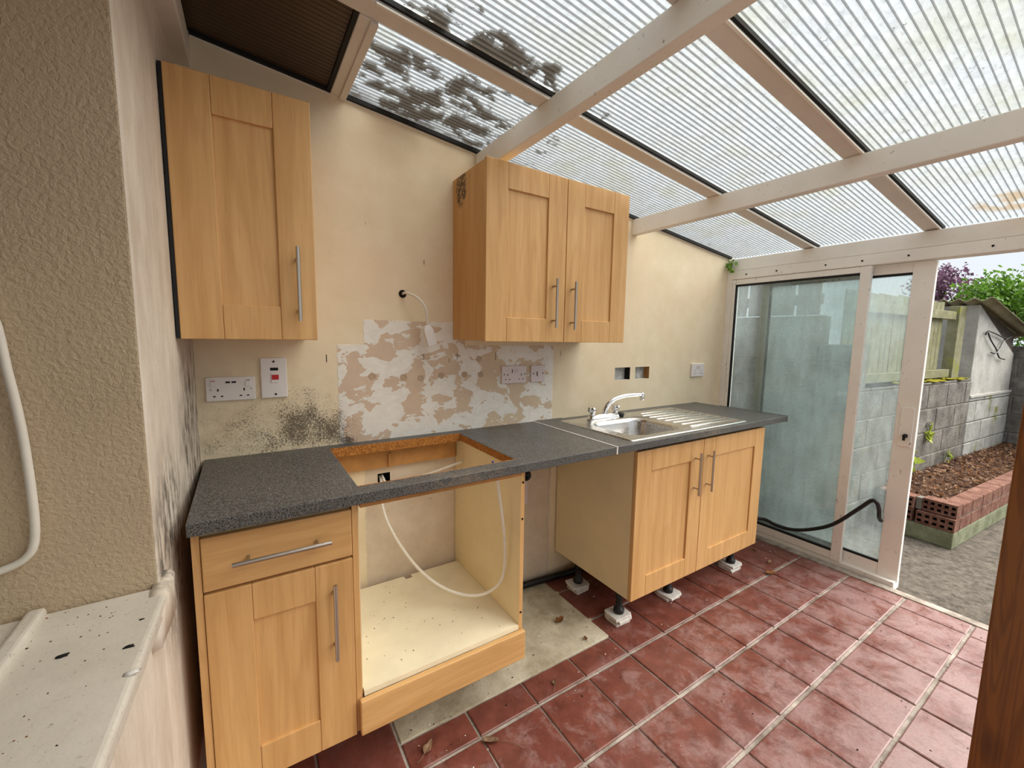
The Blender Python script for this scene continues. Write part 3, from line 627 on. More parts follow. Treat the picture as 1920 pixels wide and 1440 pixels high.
# sink
sk = thing('kitchen_sink', 'stainless steel inset sink with bowl and ribbed drainer', 'sink', (2.12, -.32, ZT))
def rrect(x0, x1, y0, y1, r, z, n=6):
    out = []
    for (cx_, cy_, a0) in ((x1-r, y1-r, 0), (x0+r, y1-r, 90), (x0+r, y0+r, 180), (x1-r, y0+r, 270)):
        for k in range(n+1):
            a = math.radians(a0+90*k/n); out.append((cx_+r*math.cos(a), cy_+r*math.sin(a), z))
    return out
z = ZT
ox0, ox1, oy0, oy1 = 1.652, 2.592, -.570, -.066
ix0, ix1, iy0, iy1 = 1.735, 2.118, -.512, -.190
m = MB()
m.loft([rrect(ox0, ox1, oy0, oy1, .018, z+.0004), rrect(ox0+.002, ox1-.002, oy0+.002, oy1-.002, .017, z+.0042), rrect(ox0+.009, ox1-.009, oy0+.009, oy1-.009, .014, z+.0046), rrect(ox0+.013, ox1-.013, oy0+.013, oy1-.013, .012, z+.0022),
        rrect(ix0-.006, ix1+.006, iy0-.006, iy1+.006, .09, z+.0022), rrect(ix0, ix1, iy0, iy1, .085, z-.001), rrect(ix0+.006, ix1-.006, iy0+.006, iy1-.006, .08, z-.02), rrect(ix0+.016, ix1-.016, iy0+.016, iy1-.016, .075, z-.125), rrect(ix0+.045, ix1-.045, iy0+.045, iy1-.045, .06, z-.15), rrect(ix0+.15, ix1-.15, iy0+.12, iy1-.12, .03, z-.155)], caps=(False, True))
m.build('bowl_and_top', 'brushed_steel', sk, smooth=True)
for k in range(8):
    yy = -.135-k*.052; xa = 2.165+(.05 if k == 0 else 0); xb = 2.55
    m = MB(); rg = []
    for u, w, hh in ((0, .001, .0), (.012, .006, .0042), (.03, .0075, .0058), (1, .0075, .0058), (1.0, .006, .003)):
        xx = xa+u*(xb-xa) if u < 1 or hh > .004 else xb+.004
        rg.append([(xx, yy-w, z+.002), (xx, yy-w*.6, z+.002+hh*.8), (xx, yy, z+.002+hh), (xx, yy+w*.6, z+.002+hh*.8), (xx, yy+w, z+.002)])
    m.loft(rg); m.build('drainer_ridge', 'brushed_steel', sk, smooth=True)
m = MB(); m.lathe([(.020, .0), (.020, .003), (.013, .004), (.012, .0)], (ix0+.0085, -.27, z-.048), 'x', 16); m.build('overflow_ring', 'chrome', sk, smooth=True)
m = MB(); m.lathe([(.011, .0), (.011, .0025), (0.0, .003)], (ix0+.0090, -.27, z-.048), 'x', 12); m.build('overflow_hole', 'dark_hole', sk)
m = MB(); m.lathe([(.034, 0), (.034, .003), (.024, .004), (.02, .001)], (1.93, -.35, z-.155), 'z', 20); m.build('waste_ring', 'chrome', sk, smooth=True)
# plug on its cord
pg = thing('sink_plug', 'black rubber sink plug on a cord lying behind the bowl', 'plug', (2.052, -.128, z+.0025))
m = MB(); m.lathe([(.016, 0), (.022, .004), (.024, .016), (.019, .02), (.006, .024)], (2.052, -.128, z+.0025), 'z', 16); m.build('stopper', 'black_rubber', pg, smooth=True)
m = MB(); m.tube([(2.052, -.128, z+.026), (2.075, -.16, z+.03), (2.066, -.188, z+.006), (2.04, -.198, z-.03), (1.97, -.21, z-.09), (1.87, -.24, z-.11), (1.80, -.262, z-.09), (1.757, -.27, z-.053)], .0016, 6); m.build('cord', 'handle_steel', pg)
# mixer tap
tp = thing('mixer_tap', 'chrome two handled mixer tap with curved spout over the sink', 'tap', (1.915, -.133, z))
m = MB(); m.loft([rrect(1.80, 2.03, -.158, -.108, .022, z+.0023), rrect(1.80, 2.03, -.158, -.108, .022, z+.012), rrect(1.806, 2.024, -.153, -.113, .019, z+.022), rrect(1.85, 1.98, -.148, -.118, .014, z+.032)]); m.build('tap_body', 'chrome', tp, smooth=True)
for xx, s_ in ((1.826, -1), (2.004, 1)):
    m = MB(); m.lathe([(.017, .018), (.016, .036), (.011, .042)], (xx, -.133, z), 'z', 16); kb = m.build('valve_collar', 'chrome', tp, smooth=True)
    m = MB(); rg = []
    for hh, rr in ((.042, .013), (.048, .021), (.06, .024), (.07, .023), (.076, .014)):
        rg.append([(xx+math.cos(a)*rr*(1+.16*math.cos(4*a))+s_*.006*(hh-.042)/.03, -.133+math.sin(a)*rr*(1+.16*math.cos(4*a)), z+hh) for a in [2*math.pi*j/24 for j in range(24)]])
    m.loft(rg); m.build('knob', 'chrome', kb, smooth=True)
m = MB(); m.tube([(1.918, -.133, z+.022), (1.924, -.134, z+.05), (1.945, -.138, z+.085), (1.99, -.146, z+.112), (2.06, -.158, z+.126), (2.13, -.170, z+.128), (2.166, -.176, z+.127)], [.0175, .016, .014, .0125, .0115, .011, .011], 14); m.build('spout', 'chrome', tp, smooth=True)
m = MB(); m.lathe([(.0125, -.03), (.0135, -.026), (.0135, .008), (.009, .014)], (2.172, -.177, z+.126), 'z', 16); m.build('spout_nozzle', 'chrome', tp, smooth=True)

# ------------------------------------------------------------------ sockets and switches
def plate(name, label, cat, x0, x1, z0, z1, th=.011, mat='white_plastic', group=None, tilt=0):
    r = thing(name, label, cat, ((x0+x1)/2, 0, (z0+z1)/2), group); r.rotation_euler = (0, tilt, 0)
    m = MB(); m.box((x0, -th, z0), (x1, -.0003, z1)); m.build('face_plate', mat, r, bevel=.003); return r
def bit(r, name, x, z, w, h, mat, th=.011, dep=.0012):
    m = MB(); m.box((x-w/2, -th-dep, z-h/2), (x+w/2, -th+.0005, z+h/2)); return m.build(name, mat, r, bevel=min(.0008, dep*.4))
def rnd_bit(r, name, x, z, rad, mat, th=.011, dep=.001):
    m = MB(); m.lathe([(rad, -.0005), (rad, dep), (rad*.4, dep*.6)], (x, -th, z), 'y', 10); return m.build(name, mat, r)
def pins(r, x, z, s=1, th=.011):
    bit(r, 'earth_slot', x, z+.011*s, .0045, .009*s, 'dark_hole', th, .0006)
    for d_ in (-1, 1): bit(r, 'pin_slot', x+d_*.011*s, z-.011*s, .0075, .0042, 'dark_hole', th, .0006)
p = plate('double_socket', 'white double socket with two charging ports beside the left wall', 'socket', .117, .265, 1.127, 1.212)
for xx in (.152, .230): pins(p, xx, 1.155)
bit(p, 'rocker_switch', .139, 1.188, .016, .02, 'white_plastic', dep=.0035); bit(p, 'rocker_switch', .243, 1.188, .016, .02, 'white_plastic', dep=.0035)
bit(p, 'red_indicator', .139, 1.1985, .012, .0025, 'red_plastic', dep=.0038); bit(p, 'switch_mark', .243, 1.1985, .010, .002, 'dark_hole', dep=.0038)
for xx in (.182, .200): bit(p, 'charging_port', xx, 1.193, .0135, .006, 'dark_hole')
rnd_bit(p, 'screw', .131, 1.168, .0035, 'handle_steel'); rnd_bit(p, 'screw', .251, 1.168, .0035, 'handle_steel')
p = plate('cooker_switch', 'tall white cooker switch plate with red rocker above the mould', 'switch', .283, .3685, 1.1285, 1.278)
bit(p, 'neon_window', .327, 1.236, .026, .0105, 'dark_hole'); rk = bit(p, 'rocker', .328, 1.203, .024, .034, 'white_plastic', dep=.003); bit(p, 'red_rocker_face', .3295, 1.206, .0225, .018, 'red_plastic', dep=.0048)
rnd_bit(p, 'screw', .326, 1.264, .004, 'dark_hole'); rnd_bit(p, 'screw', .329, 1.142, .004, 'dark_hole')
p = plate('double_socket', 'pinkish white double socket on the stripped tile patch', 'socket', 1.318, 1.467, 1.133, 1.2235, .013, 'pinkish_plastic')
for xx in (1.352, 1.434): pins(p, xx, 1.166, 1.0, .013)
for xx in (1.383, 1.402): bit(p, 'rocker_switch', xx, 1.197, .011, .021, 'pinkish_plastic', .013, .004)
for xx in (1.378, 1.407): bit(p, 'switch_shadow_gap', xx, 1.197, .0012, .018, 'dark_hole', .013, .0045)
rnd_bit(p, 'screw', 1.331, 1.18, .0032, 'dark_hole', .013); rnd_bit(p, 'screw', 1.456, 1.18, .0032, 'dark_hole', .013)
p = plate('single_switch', 'small pinkish white switch right of the double socket on the patch', 'switch', 1.498, 1.588, 1.1345, 1.2225, .012, 'pinkish_plastic')
bit(p, 'rocker', 1.543, 1.178, .013, .026, 'pinkish_plastic', .012, .004); bit(p, 'switch_shadow_gap', 1.535, 1.178, .0014, .022, 'dark_hole', .012, .0045)
rnd_bit(p, 'screw', 1.512, 1.18, .0035, 'dark_hole', .012); rnd_bit(p, 'screw', 1.574, 1.18, .0035, 'dark_hole', .012)
p = plate('double_socket', 'white double socket near the glass door above the drainer', 'socket', 2.878, 3.024, 1.1105, 1.2025, .012)
for xx in (2.915, 2.99): pins(p, xx, 1.142, .9, .012)
for xx in (2.94, 2.962): bit(p, 'rocker_switch', xx, 1.178, .014, .022, 'pinkish_plastic', .012, .003)

# ------------------------------------------------------------------ cables
c1 = thing('hanging_cable', 'white cable with connector hanging from a hole in the back wall', 'cable', (.821, -.002, 1.545))
m = MB(); m.tube([(.821, .002, 1.545), (.827, -.03, 1.547), (.862, -.065, 1.528), (.893, -.075, 1.488), (.904, -.07, 1.44), (.906, -.062, 1.40)], .0055, 10); m.build('cord', 'white_cable', c1, smooth=True)
m = MB(); ax = Vector((.034, .012, -.096)).normalized(); sd = Vector((1, 0, .354)).normalized(); nr = ax.cross(sd)
o0 = Vector((.902, -.066, 1.412)); R = lambda d_, a, b: [tuple(o0+ax*d_+sd*(a*i)+nr*(b*j)) for i, j in ((-1, -1), (1, -1), (1, 1), (-1, 1))]
m.loft([R(0, .010, .008), R(.012, .018, .0105), R(.022, .021, .012), R(.088, .021, .012), R(.094, .017, .010)]); m.build('connector', 'white_plastic', c1, bevel=.002)
def P(px, py, y):
    d_ = fw+rt2*((px-960)/FPX)-up2*((py-720)/FPX); k = (y-CAMP.y)/d_.y; return tuple(CAMP+d_*k)
c2 = thing('oven_cable', 'thick white flex looping through the open oven housing', 'cable', (.72, -.02, .74))
m = MB(); m.tube([(.716, .03, .748), (.712, -.012, .735), (.702, -.03, .705), (.700, -.06, .66), (.705, -.11, .60), (.735, -.17, .52), (.79, -.25, .43), (.86, -.33, .37), (.945, -.40, .345), (1.01, -.45, .37), (1.042, -.49, .44), (1.045, -.50, .55), (1.032, -.505, .66), (1.018, -.50, .77), (1.010, -.485, .87)], .0062, 10); m.build('flex', 'white_cable', c2, smooth=True)
m = MB(); m.tube([(1.010, -.485, .868), (1.008, -.482, .884), (1.000, -.474, .905)], .005, 8); m.build('blue_core', 'blue_plastic', c2, smooth=True)
c3 = thing('hob_cable', 'second white flex running from the wall outlet to the right panel of the housing', 'cable', (.73, -.02, .75))
m = MB(); m.tube([(.726, .03, .752), (.722, -.006, .748), (.735, -.016, .728), (.79, -.03, .727), (.86, -.06, .745), (.93, -.085, .765), (1.0, -.095, .783), (1.061, -.10, .797)], .0055, 10); m.build('flex', 'white_cable', c3, smooth=True)
c4 = MB(); yy = YR-.014; c4.tube([(-.20, yy, 1.47), (-.150, yy, 1.44), (-.122, yy, 1.392), (-.112, yy-.003, 1.30), (-.104, yy, 1.193), (-.100, yy-.002, 1.06), (-.104, yy, .985), (-.118, yy, .955), (-.150, yy, .940), (-.21, yy, .93)], .0068, 10)
tag(c4.build('reveal_cable', 'white_cable', None, smooth=True, org=Vector((-.1, yy, .95))), 'white cable hanging in a loop on the tan textured recess', 'cable')
m = MB(); m.tube([(3.02, -.28, .06), (3.10, -.36, .14), (3.165, -.43, .163), (3.17, -.51, .150), (3.17, -.60, .158), (3.17, -.70, .198), (3.17, -.82, .28), (3.172, -.93, .415), (3.175, -.985, .485), (3.18, -1.008, .478), (3.215, -1.011, .43), (3.246, -1.006, .385), (3.275, -1.003, .36), (3.299, -1.002, .345)], .0105, 12)
tag(m.build('black_hose', 'black_rubber', None, smooth=True, org=Vector((3.17, -.6, 0))), 'black hose curving up in front of the sliding glass door', 'hose')
m = MB(); m.tube([(1.15, -.03, .022), (1.45, -.032, .022), (1.62, -.045, .021), (1.80, -.06, .02), (2.2, -.06, .02), (2.9, -.08, .02), (3.02, -.2, .03)], .018, 12)
tag(m.build('floor_pipe', 'black_rubber', None, smooth=True, org=Vector((1.6, -.04, 0))), 'black pipe lying along the foot of the back wall', 'pipe')
pc = thing('waste_pipe_stub', 'small black pipe stub on the wall right of the oven housing', 'pipe', (1.50, -.01, .80))
q0 = P(987, 892, -.03)
m = MB(); m.lathe([(.022, .0), (.022, .018), (.028, .02), (.028, .034), (.018, .036), (.016, .02)], (q0[0], -.001, q0[2]), 'y', 16); m.build('collar', 'black_plastic', pc, smooth=True)
m = MB(); m.box((q0[0]-.012, -.004, q0[2]-.17), (q0[0]+.03, -.0005, q0[2]-.035)); m.build('bracket', 'pinkish_plastic', pc, bevel=.001)

# pencil marks and adhesive dabs left on the stripped wall
def wp(px, py):
    d_ = fw+rt2*((px-960)/FPX)-up2*((py-720)/FPX); k = -CAMP.y/d_.y; q = CAMP+d_*k; return q.x, q.z
for px, py, w, h in ((794, 669, .002, .026), (857, 668, .002, .03), (857, 667, .022, .002), (929, 668, .0025, .04), (612, 672, .003, .03), (795, 492, .0025, .02), (1051, 663, .002, .03), (775, 665, .010, .002), (842, 676, .002, .02)):
    x_, z_ = wp(px, py); m = MB(); m.box((x_-w/2, -.0006, z_-h/2), (x_+w/2, .0005, z_+h/2)); m.build('pencil_mark', 'dark_hole', wb)
for px, py in ((757, 707), (789, 709), (828, 704), (871, 702), (901, 702), (898, 673), (698, 705)):
    x_, z_ = wp(px, py); m = MB(); n_ = 14; rr = [.016*(1+.12*math.sin(a*2+px)) for a in range(n_)]
    m.loft([[(x_+rr[a]*math.cos(2*math.pi*a/n_)*k, -y_, z_+rr[a]*math.sin(2*math.pi*a/n_)*k*.9) for a in range(n_)] for k, y_ in ((1, .0), (.93, .0018), (.8, .0012))]); m.build('adhesive_dab', 'adhesive', wb, smooth=True)

# ------------------------------------------------------------------ timber post close on the right
m = MB(); m.box((1.30, -1.86, .0), (1.36, -1.676, 2.172)); tag(m.build('timber_post', 'stained_pine', None, bevel=.003, org=Vector((1.33, -1.77, 0))), 'dark stained pine post at the right edge, close to the viewer', 'post')

# ------------------------------------------------------------------ leaves and grit
def leaf_obj(name, label, x, y, z, L, W_, rz, mat='brown_leaf', stem=0, curl=.35, cat='leaf', group=None):
    r = thing(name, label, cat, (x, y, z), group); r.rotation_euler = (0, 0, rz)
    m = MB(); n = 7; up_, lo = [], []
    rows = []
    for i in range(n):
        u = i/(n-1); w = W_*math.sin(math.pi*(.06+.9*u))*(1+.3*math.sin(7*u+x*9)); zz = .002+L*curl*(u-.45)**2*1.6
        rows.append([(x+L*(u-.5), y-w, z+zz+w*.55+random.uniform(0, .003)), (x+L*(u-.5), y-w*.4, z+zz+.001), (x+L*(u-.5), y+w*.4, z+zz+.001), (x+L*(u-.5), y+w, z+zz+w*.6+random.uniform(0, .004))])
    m.loft(rows, caps=(False, False), closed=False); b = m.build('blade', mat, r, smooth=True)
    sm = b.modifiers.new('thickness', 'SOLIDIFY'); sm.thickness = .0007
    m = MB(); m.tube([(x-L*.5, y, z+.003+L*curl*.3), (x-L*.5-max(stem, .01)*.6, y+stem*.1, z+.004), (x-L*.5-max(stem, .01), y+stem*.3, z+.0025)], .0009, 5); m.build('stalk', mat, r)
G = 'dead leaves on the kitchen floor'
leaf_obj('dead_leaf', 'crumpled brown leaf in the middle of the bare concrete patch', 1.467, -.34, 0, .05, .017, .3, group=G)
leaf_obj('dead_leaf', 'small dark curled leaf near the front edge of the concrete patch', 1.49, -.495, 0, .024, .009, 1.2, group=G)
leaf_obj('dead_leaf', 'tan curled leaf on the red tile nearest the drawer unit', .690, -.602, 0, .05, .013, .7, 'litter_leaf', .03, group=G)
leaf_obj('dead_leaf', 'pale brown leaf with a long stalk on the joint below the oven housing', .878, -.690, 0, .055, .013, 2.6, 'litter_leaf', .085, .25, group=G)
leaf_obj('dead_leaf', 'small rolled leaf on the short tile row right of the oven housing', 1.214, -.615, 0, .03, .007, 1.0, 'litter_leaf', .025, group=G)
leaf_obj('dead_leaf', 'olive brown leaf on a tile crossing right of the sink unit', 2.797, -.668, 0, .06, .016, -.5, 'brown_leaf', .02, group=G)
leaf_obj('dead_leaf', 'pale torn leaf on the tiles between sink unit and glass door', 2.925, -.60, 0, .04, .011, .2, 'litter_leaf', .01, group=G)
leaf_obj('dead_leaf', 'dark curled leaf beneath the right corner of the sink unit', 3.0, -.47, 0, .035, .01, .9, 'brown_leaf', .01, group=G)
# grit and crumbs
def grit(name, label, n, fn, s0, s1, mats, cat='debris'):
    m = MB()
    for _ in range(n):
        x, y, z = fn(); s_ = random.uniform(s0, s1); a = random.uniform(0, 6.28); k = random.randrange(len(mats)); e = random.uniform(.3, 1)
        ca, sa = math.cos(a)*s_, math.sin(a)*s_
        pts = [(x+ca, y+sa, z), (x-sa*e, y+ca*e, z), (x-ca, y-sa, z), (x+sa*e, y-ca*e, z)]; top_ = (x, y, z+s_*.7)
        for i in range(4): m.face([pts[i], pts[(i+1) % 4], top_], k)
    o = m.build(name, mats, None); tag(o, label, cat); o['kind'] = 'stuff'; return o
def floor_pt():
    while True:
        x, y = random.uniform(.6, 3.15), random.uniform(-1.6, -.05)
        if random.random() < (1.0 if y > -.75 else .35): return x, y, .001
grit('floor_grit', 'scattered crumbs and grit on tiles and concrete patch', 520, floor_pt, .001, .0045, ['dark_hole', 'litter_leaf', 'white_ceramic', 'brown_leaf'])
grit('shelf_grit', 'specks of dirt on the cream shelf of the oven housing', 60, lambda: (random.uniform(.51, 1.05), random.uniform(-.55, -.06), .2802), .001, .0035, ['dark_hole', 'brown_leaf'])
grit('sill_grit', 'dirt specks scattered on the painted sill', 120, lambda: (lambda y: (random.uniform(-.07, .06)+.04*y, y, ZS+.0002))(random.uniform(-1.5, -.72)), .0008, .003, ['dark_hole', 'brown_leaf'])
grit('worktop_crumbs', 'pale plaster crumbs on the left worktop', 40, lambda: (random.uniform(.12, .48), random.uniform(-.55, -.02), ZT+.0003), .0008, .002, ['white_ceramic', 'litter_leaf'])
def Pz(px, py, z):
    d_ = fw+rt2*((px-960)/FPX)-up2*((py-720)/FPX); k = (z-CAMP.z)/d_.z; return tuple(CAMP+d_*k)
def clod(name, label, px, py, z, s_, mat, cat):
    x, y, z = Pz(px, py, z); m = MB(); rg = []
    for hh, rr in ((0, 1), (.3, 1.1), (.6, .7), (.75, .15)): rg.append([(x+math.cos(a)*s_*rr*(1+.45*math.sin(3*a+px)), y+math.sin(a)*s_*.6*rr*(1+.4*math.cos(2*a+py)), z+hh*s_*.8) for a in [k*2*math.pi/9 for k in range(9)]])
    m.loft(rg); tag(m.build(name, mat, None, smooth=True, org=Vector((x, y, z))), label, cat)
clod('dirt_clump', 'larger black dirt clump on the sill, to the left', 118, 1231, ZS, .007, 'dark_hole', 'dirt')
clod('dirt_clump', 'black dirt clump on the sill near its front edge', 243, 1213, ZS, .0065, 'dark_hole', 'dirt')
clod('dirt_clump', 'tiny dirt clump on the sill nearest the recess corner', 265, 1162, ZS, .0035, 'dark_hole', 'dirt')
clod('paint_flake', 'white paint flake at the front edge of the sill', 250, 1262, ZS, .009, 'white_ceramic', 'paint flake')
# ivy sprig pushing in at the top of the door corner
iv = thing('ivy_sprig', 'green ivy sprig growing in above the corner of the glass door', 'ivy', (3.235, -.02, 1.945))
m = MB(); m.tube([(3.24, -.002, 1.965), (3.225, -.025, 1.93), (3.215, -.04, 1.89), (3.22, -.035, 1.86)], .0025, 6); m.build('stem', 'ivy_leaf', iv)
for k in range(14):
    cx_, cy_, cz_ = 3.215+random.uniform(-.02, .015), -.035+random.uniform(-.045, .025), 1.905+random.uniform(-.055, .05)
    nrm = Vector((random.uniform(-1, -.2), random.uniform(-1, .3), random.uniform(-.3, .8))).normalized(); a_ = nrm.orthogonal().normalized(); b_ = nrm.cross(a_); s_ = random.uniform(.014, .024)
    m = MB(); m.face([tuple(Vector((cx_, cy_, cz_))+a_*(math.cos(q)*s_*w)+b_*(math.sin(q)*s_*w)) for q, w in ((0, 1.2), (.8, .6), (1.3, .95), (2.2, .55), (3.14, .8), (4.1, .55), (5, .95), (5.5, .6))])
    o = m.build('leaf', 'ivy_leaf', iv); q = o.modifiers.new('thickness', 'SOLIDIFY'); q.thickness = .0008

# ================================================================== GARDEN
GA = math.atan(-.073); GO = Vector((3.75, -.603, 0)); gt = Vector((math.cos(GA), math.sin(GA), 0)); gn = Vector((-math.sin(GA), math.cos(GA), 0))
def gx(p): q = GO+gt*p[0]+gn*p[1]; return (q.x, q.y, p[2])
ZG = -.055
m = MB(); m.box((3.25, -12, ZG-.1), (30, 12, ZG)); struct(m.build('yard_ground', 'yard_concrete'), 'rough grey concrete yard outside the sliding door')
def block_wall(name, label, u0, u1, z0, z1, mat, xf, th=.19, L=.44, H=.2125, off=0, org=(0, 0, 0), mor='mortar', mats2=None, split=None):
    r = sroot(name, label)
    m = MB(); m.box((u0+.003, .006, z0), (u1-.003, th-.006, z1-.004)); m.build('mortar_core', mor, r, xf=xf)
    z = z0; row = 0
    while z < z1-.02:
        zt = min(z+H, z1); u = u0-(L/2 if (row+off) % 2 else 0)
        while u < u1-.01:
            a, b = max(u, u0), min(u+L, u1)
            if b-a > .03:
                q = random.uniform(-.003, .003); m = MB(); m.box((a+.004, q, z+.004), (b-.004, th-q, zt-.004))
                m.build('block', (mats2 if split and (a+b)/2 > split else mat), r, xf=xf, bevel=.006, seg=1)
            u += L
        z = zt; row += 1
    return r
gw = block_wall('garden_wall', 'low grey concrete block wall with mossy top beyond the doorway', .2, 2.54, ZG, 1.035, 'block_concrete', gx)
m = MB()
for k in range(46):
    u = random.uniform(1.0, 2.5); v_ = random.uniform(.0, .1); s_ = random.uniform(.012, .04)
    rg = []
    for hh, rr in ((0, 1), (.25, .8), (.4, .2)): rg.append([(u+math.cos(a)*s_*1.6*rr, v_+math.sin(a)*s_*.8*rr, 1.0335+hh*s_) for a in [i*2*math.pi/7 for i in range(7)]])
    m.loft(rg)
o = m.build('moss_growth', 'moss', gw, xf=gx, smooth=True); o['kind'] = 'stuff'
# timber fence on the wall
fc = thing('timber_fence', 'mossy close-board timber fence standing on the garden wall', 'fence', gx((1.2, .12, 1.035)))
u = .22
while u < 2.06:
    w = .088; m = MB(); zt = 1.76+random.uniform(-.012, .008); m.box((u, .125+random.uniform(0, .004), 1.06), (u+w-.006, .143, zt)); m.build('plank', 'mossy_plank', fc, xf=gx, bevel=.002, seg=1); u += w
m = MB(); m.box((.22, .085, 1.60), (2.23, .124, 1.675)); m.build('rail', 'mossy_plank', fc, xf=gx, bevel=.003)
m = MB(); m.box((.22, .085, 1.05), (2.23, .124, 1.125)); m.build('rail', 'mossy_plank', fc, xf=gx, bevel=.003)
m = MB(); m.box((2.25, .07, 1.036), (2.43, .15, 1.73)); m.build('post', 'mossy_plank', fc, xf=gx, bevel=.004)
# side wall and boarding seen through the fixed pane
sx = lambda p: (3.95+p[1], .95-p[0], p[2])
block_wall('yard_wall', 'dark block wall close behind the glass door', 0, 1.30, ZG, 1.575, 'block_concrete', sx)
block_wall('yard_wall_step', 'lower step of the block wall behind the glass door', 1.30, 1.56, ZG, 1.355, 'block_concrete', sx)
bf = thing('board_fence', 'grey vertical boards with bright gaps above the wall behind the glass', 'fence', (3.99, .3, 1.58))
y = .93; gaps = [.236, .075, -.09, -.16, -.29]
edges = [.93, .58, .40, .236, .066, -.145, -.33]
for a, b in zip(edges[:-1], edges[1:]):
    m = MB(); m.box((3.99, b+.012, 1.58), (4.012, a-.012, 2.02)); m.build('board', 'grey_plank', bf, bevel=.002, seg=1)
m = MB(); m.box((4.012, -.32, 1.66), (4.05, .93, 1.74)); m.build('rail', 'grey_plank', bf)
m = MB(); m.box((4.012, -.32, 1.88), (4.05, .93, 1.95)); m.build('rail', 'grey_plank', bf)
# raised bed
bd = thing('raised_bed', 'red brick raised bed on a mossy concrete footing', 'raised bed', gx((.62, -.3, ZG)))
B0, BV, BE = .60, -.485, 3.82
m = MB(); m.box((B0, BV, ZG), (B0+.10, -.004, .062)); m.box((B0+.10, BV, ZG), (BE, BV+.10, .062)); m.build('footing', 'mossy_footing', bd, xf=gx, bevel=.006)
def holed_brick(u0, v0, v1, z0, z1, th=.098):
    """brick on its side: ten core holes show on the face towards the house"""
    m = MB(); n, k = 5, 2; hs = []
    vs_ = [v0]; w = (v1-v0)
    for i in range(n): c_ = v0+w*(i+.5)/n; vs_ += [c_-w*.055, c_+w*.055]
    vs_.append(v1); zs_ = [z0]; h = z1-z0
    for i in range(k): c_ = z0+h*(i+.5)/k*.86+h*.07; zs_ += [c_-h*.105, c_+h*.105]
    zs_.append(z1)
    for i in range(len(vs_)-1):
        for j in range(len(zs_)-1):
            a, b, c_, d_ = vs_[i], vs_[i+1], zs_[j], zs_[j+1]
            if i % 2 and j % 2:
                D = u0+.035; m.face([(D, a, c_), (D, b, c_), (D, b, d_), (D, a, d_)], 1)
                for p_, q_ in (((a, c_), (b, c_)), ((b, c_), (b, d_)), ((b, d_), (a, d_)), ((a, d_), (a, c_))): m.face([(u0, p_[0], p_[1]), (u0, q_[0], q_[1]), (D, q_[0], q_[1]), (D, p_[0], p_[1])], 1)
            else: m.face([(u0, a, c_), (u0, b, c_), (u0, b, d_), (u0, a, d_)])
    U = u0+th
    m.face([(U, v0, z0), (U, v1, z0), (U, v1, z1), (U, v0, z1)]); m.face([(u0, v0, z1), (u0, v1, z1), (U, v1, z1), (U, v0, z1)]); m.face([(u0, v0, z0), (U, v0, z0), (U, v1, z0), (u0, v1, z0)])
    m.face([(u0, v0, z0), (u0, v0, z1), (U, v0, z1), (U, v0, z0)]); m.face([(u0, v1, z0), (U, v1, z0), (U, v1, z1), (u0, v1, z1)])
    m.build('holed_brick', ['red_brick', 'dark_hole'], bd, xf=gx)
holed_brick(B0+.002, BV, BV+.205, .064, .156); holed_brick(B0+.002, BV+.225, BV+.43, .064, .156)
holed_brick(B0+.03, BV+.004, BV+.185, .162, .2535); holed_brick(B0+.0, BV+.225, BV+.43, .162, .25)
m = MB(); m.box((B0+.03, BV+.188, .16), (B0+.1, BV+.222, .248)); m.build('mortar_fill', 'mortar', bd, xf=gx, bevel=.004)
for row in range(2):
    u = B0+.105
    while u < BE-.05:
        L = .218; z0 = .064+row*.094; a, b = u, min(u+L-.008, BE)
        if row: m = MB(); m.box((a+.026 if u < B0+.11 else a, BV, z0+.004), (b, BV+.10, z0+.092))
        else: m = MB(); m.box((a, BV, z0), (b, BV+.10, z0+.088))
        m.build('brick', 'red_brick', bd, xf=gx, bevel=.004, seg=1); u += L
m = MB(); m.box((B0+.105, BV+.006, .06), (BE, BV+.094, .245)); m.build('mortar_joint', 'mortar', bd, xf=gx)
# soil
m = MB(); nu, nv = 60, 12; rg = []
for i in range(nu+1):
    row = []
    for j in range(nv+1):
        u_ = B0+.09+(BE-B0-.09)*i/nu; v_ = BV+.09+(-.005-BV-.09)*j/nv; row.append((u_, v_, .205+.035*j/nv+random.uniform(-.012, .014)))
    rg.append(row)
m.loft(rg, caps=(False, False), closed=False); o = m.build('bed_soil', 'garden_soil', None, xf=gx, smooth=True, org=Vector(gx((2, -.25, .2)))); tag(o, 'dark soil filling the raised brick bed', 'soil'); o['kind'] = 'stuff'
m = MB()
for _ in range(2600):
    u_ = B0+.11+(BE-B0-.12)*random.random(); v_ = random.uniform(BV+.1, -.02); z_ = .215+.035*(v_-BV)/.48+random.uniform(0, .018); s_ = random.uniform(.008, .028)
    n_ = Vector((random.uniform(-.7, .7), random.uniform(-.7, .7), 1)).normalized(); a_ = (Matrix.Rotation(random.uniform(0, 6.28), 3, n_) @ n_.orthogonal()).normalized(); b_ = n_.cross(a_); c_ = Vector((u_, v_, z_)); e = random.uniform(.15, .55)
    m.face([tuple(c_+a_*s_), tuple(c_+b_*s_*e+n_*s_*.2), tuple(c_-a_*s_), tuple(c_-b_*s_*e+n_*s_*.2)], random.choice((0, 0, 1, 2)))
o = m.build('leaf_litter', ['litter_leaf', 'brown_leaf', 'garden_soil'], None, xf=gx, org=Vector(gx((2, -.25, .2)))); tag(o, 'dead leaves and twigs littering the raised bed', 'leaf litter'); o['kind'] = 'stuff'
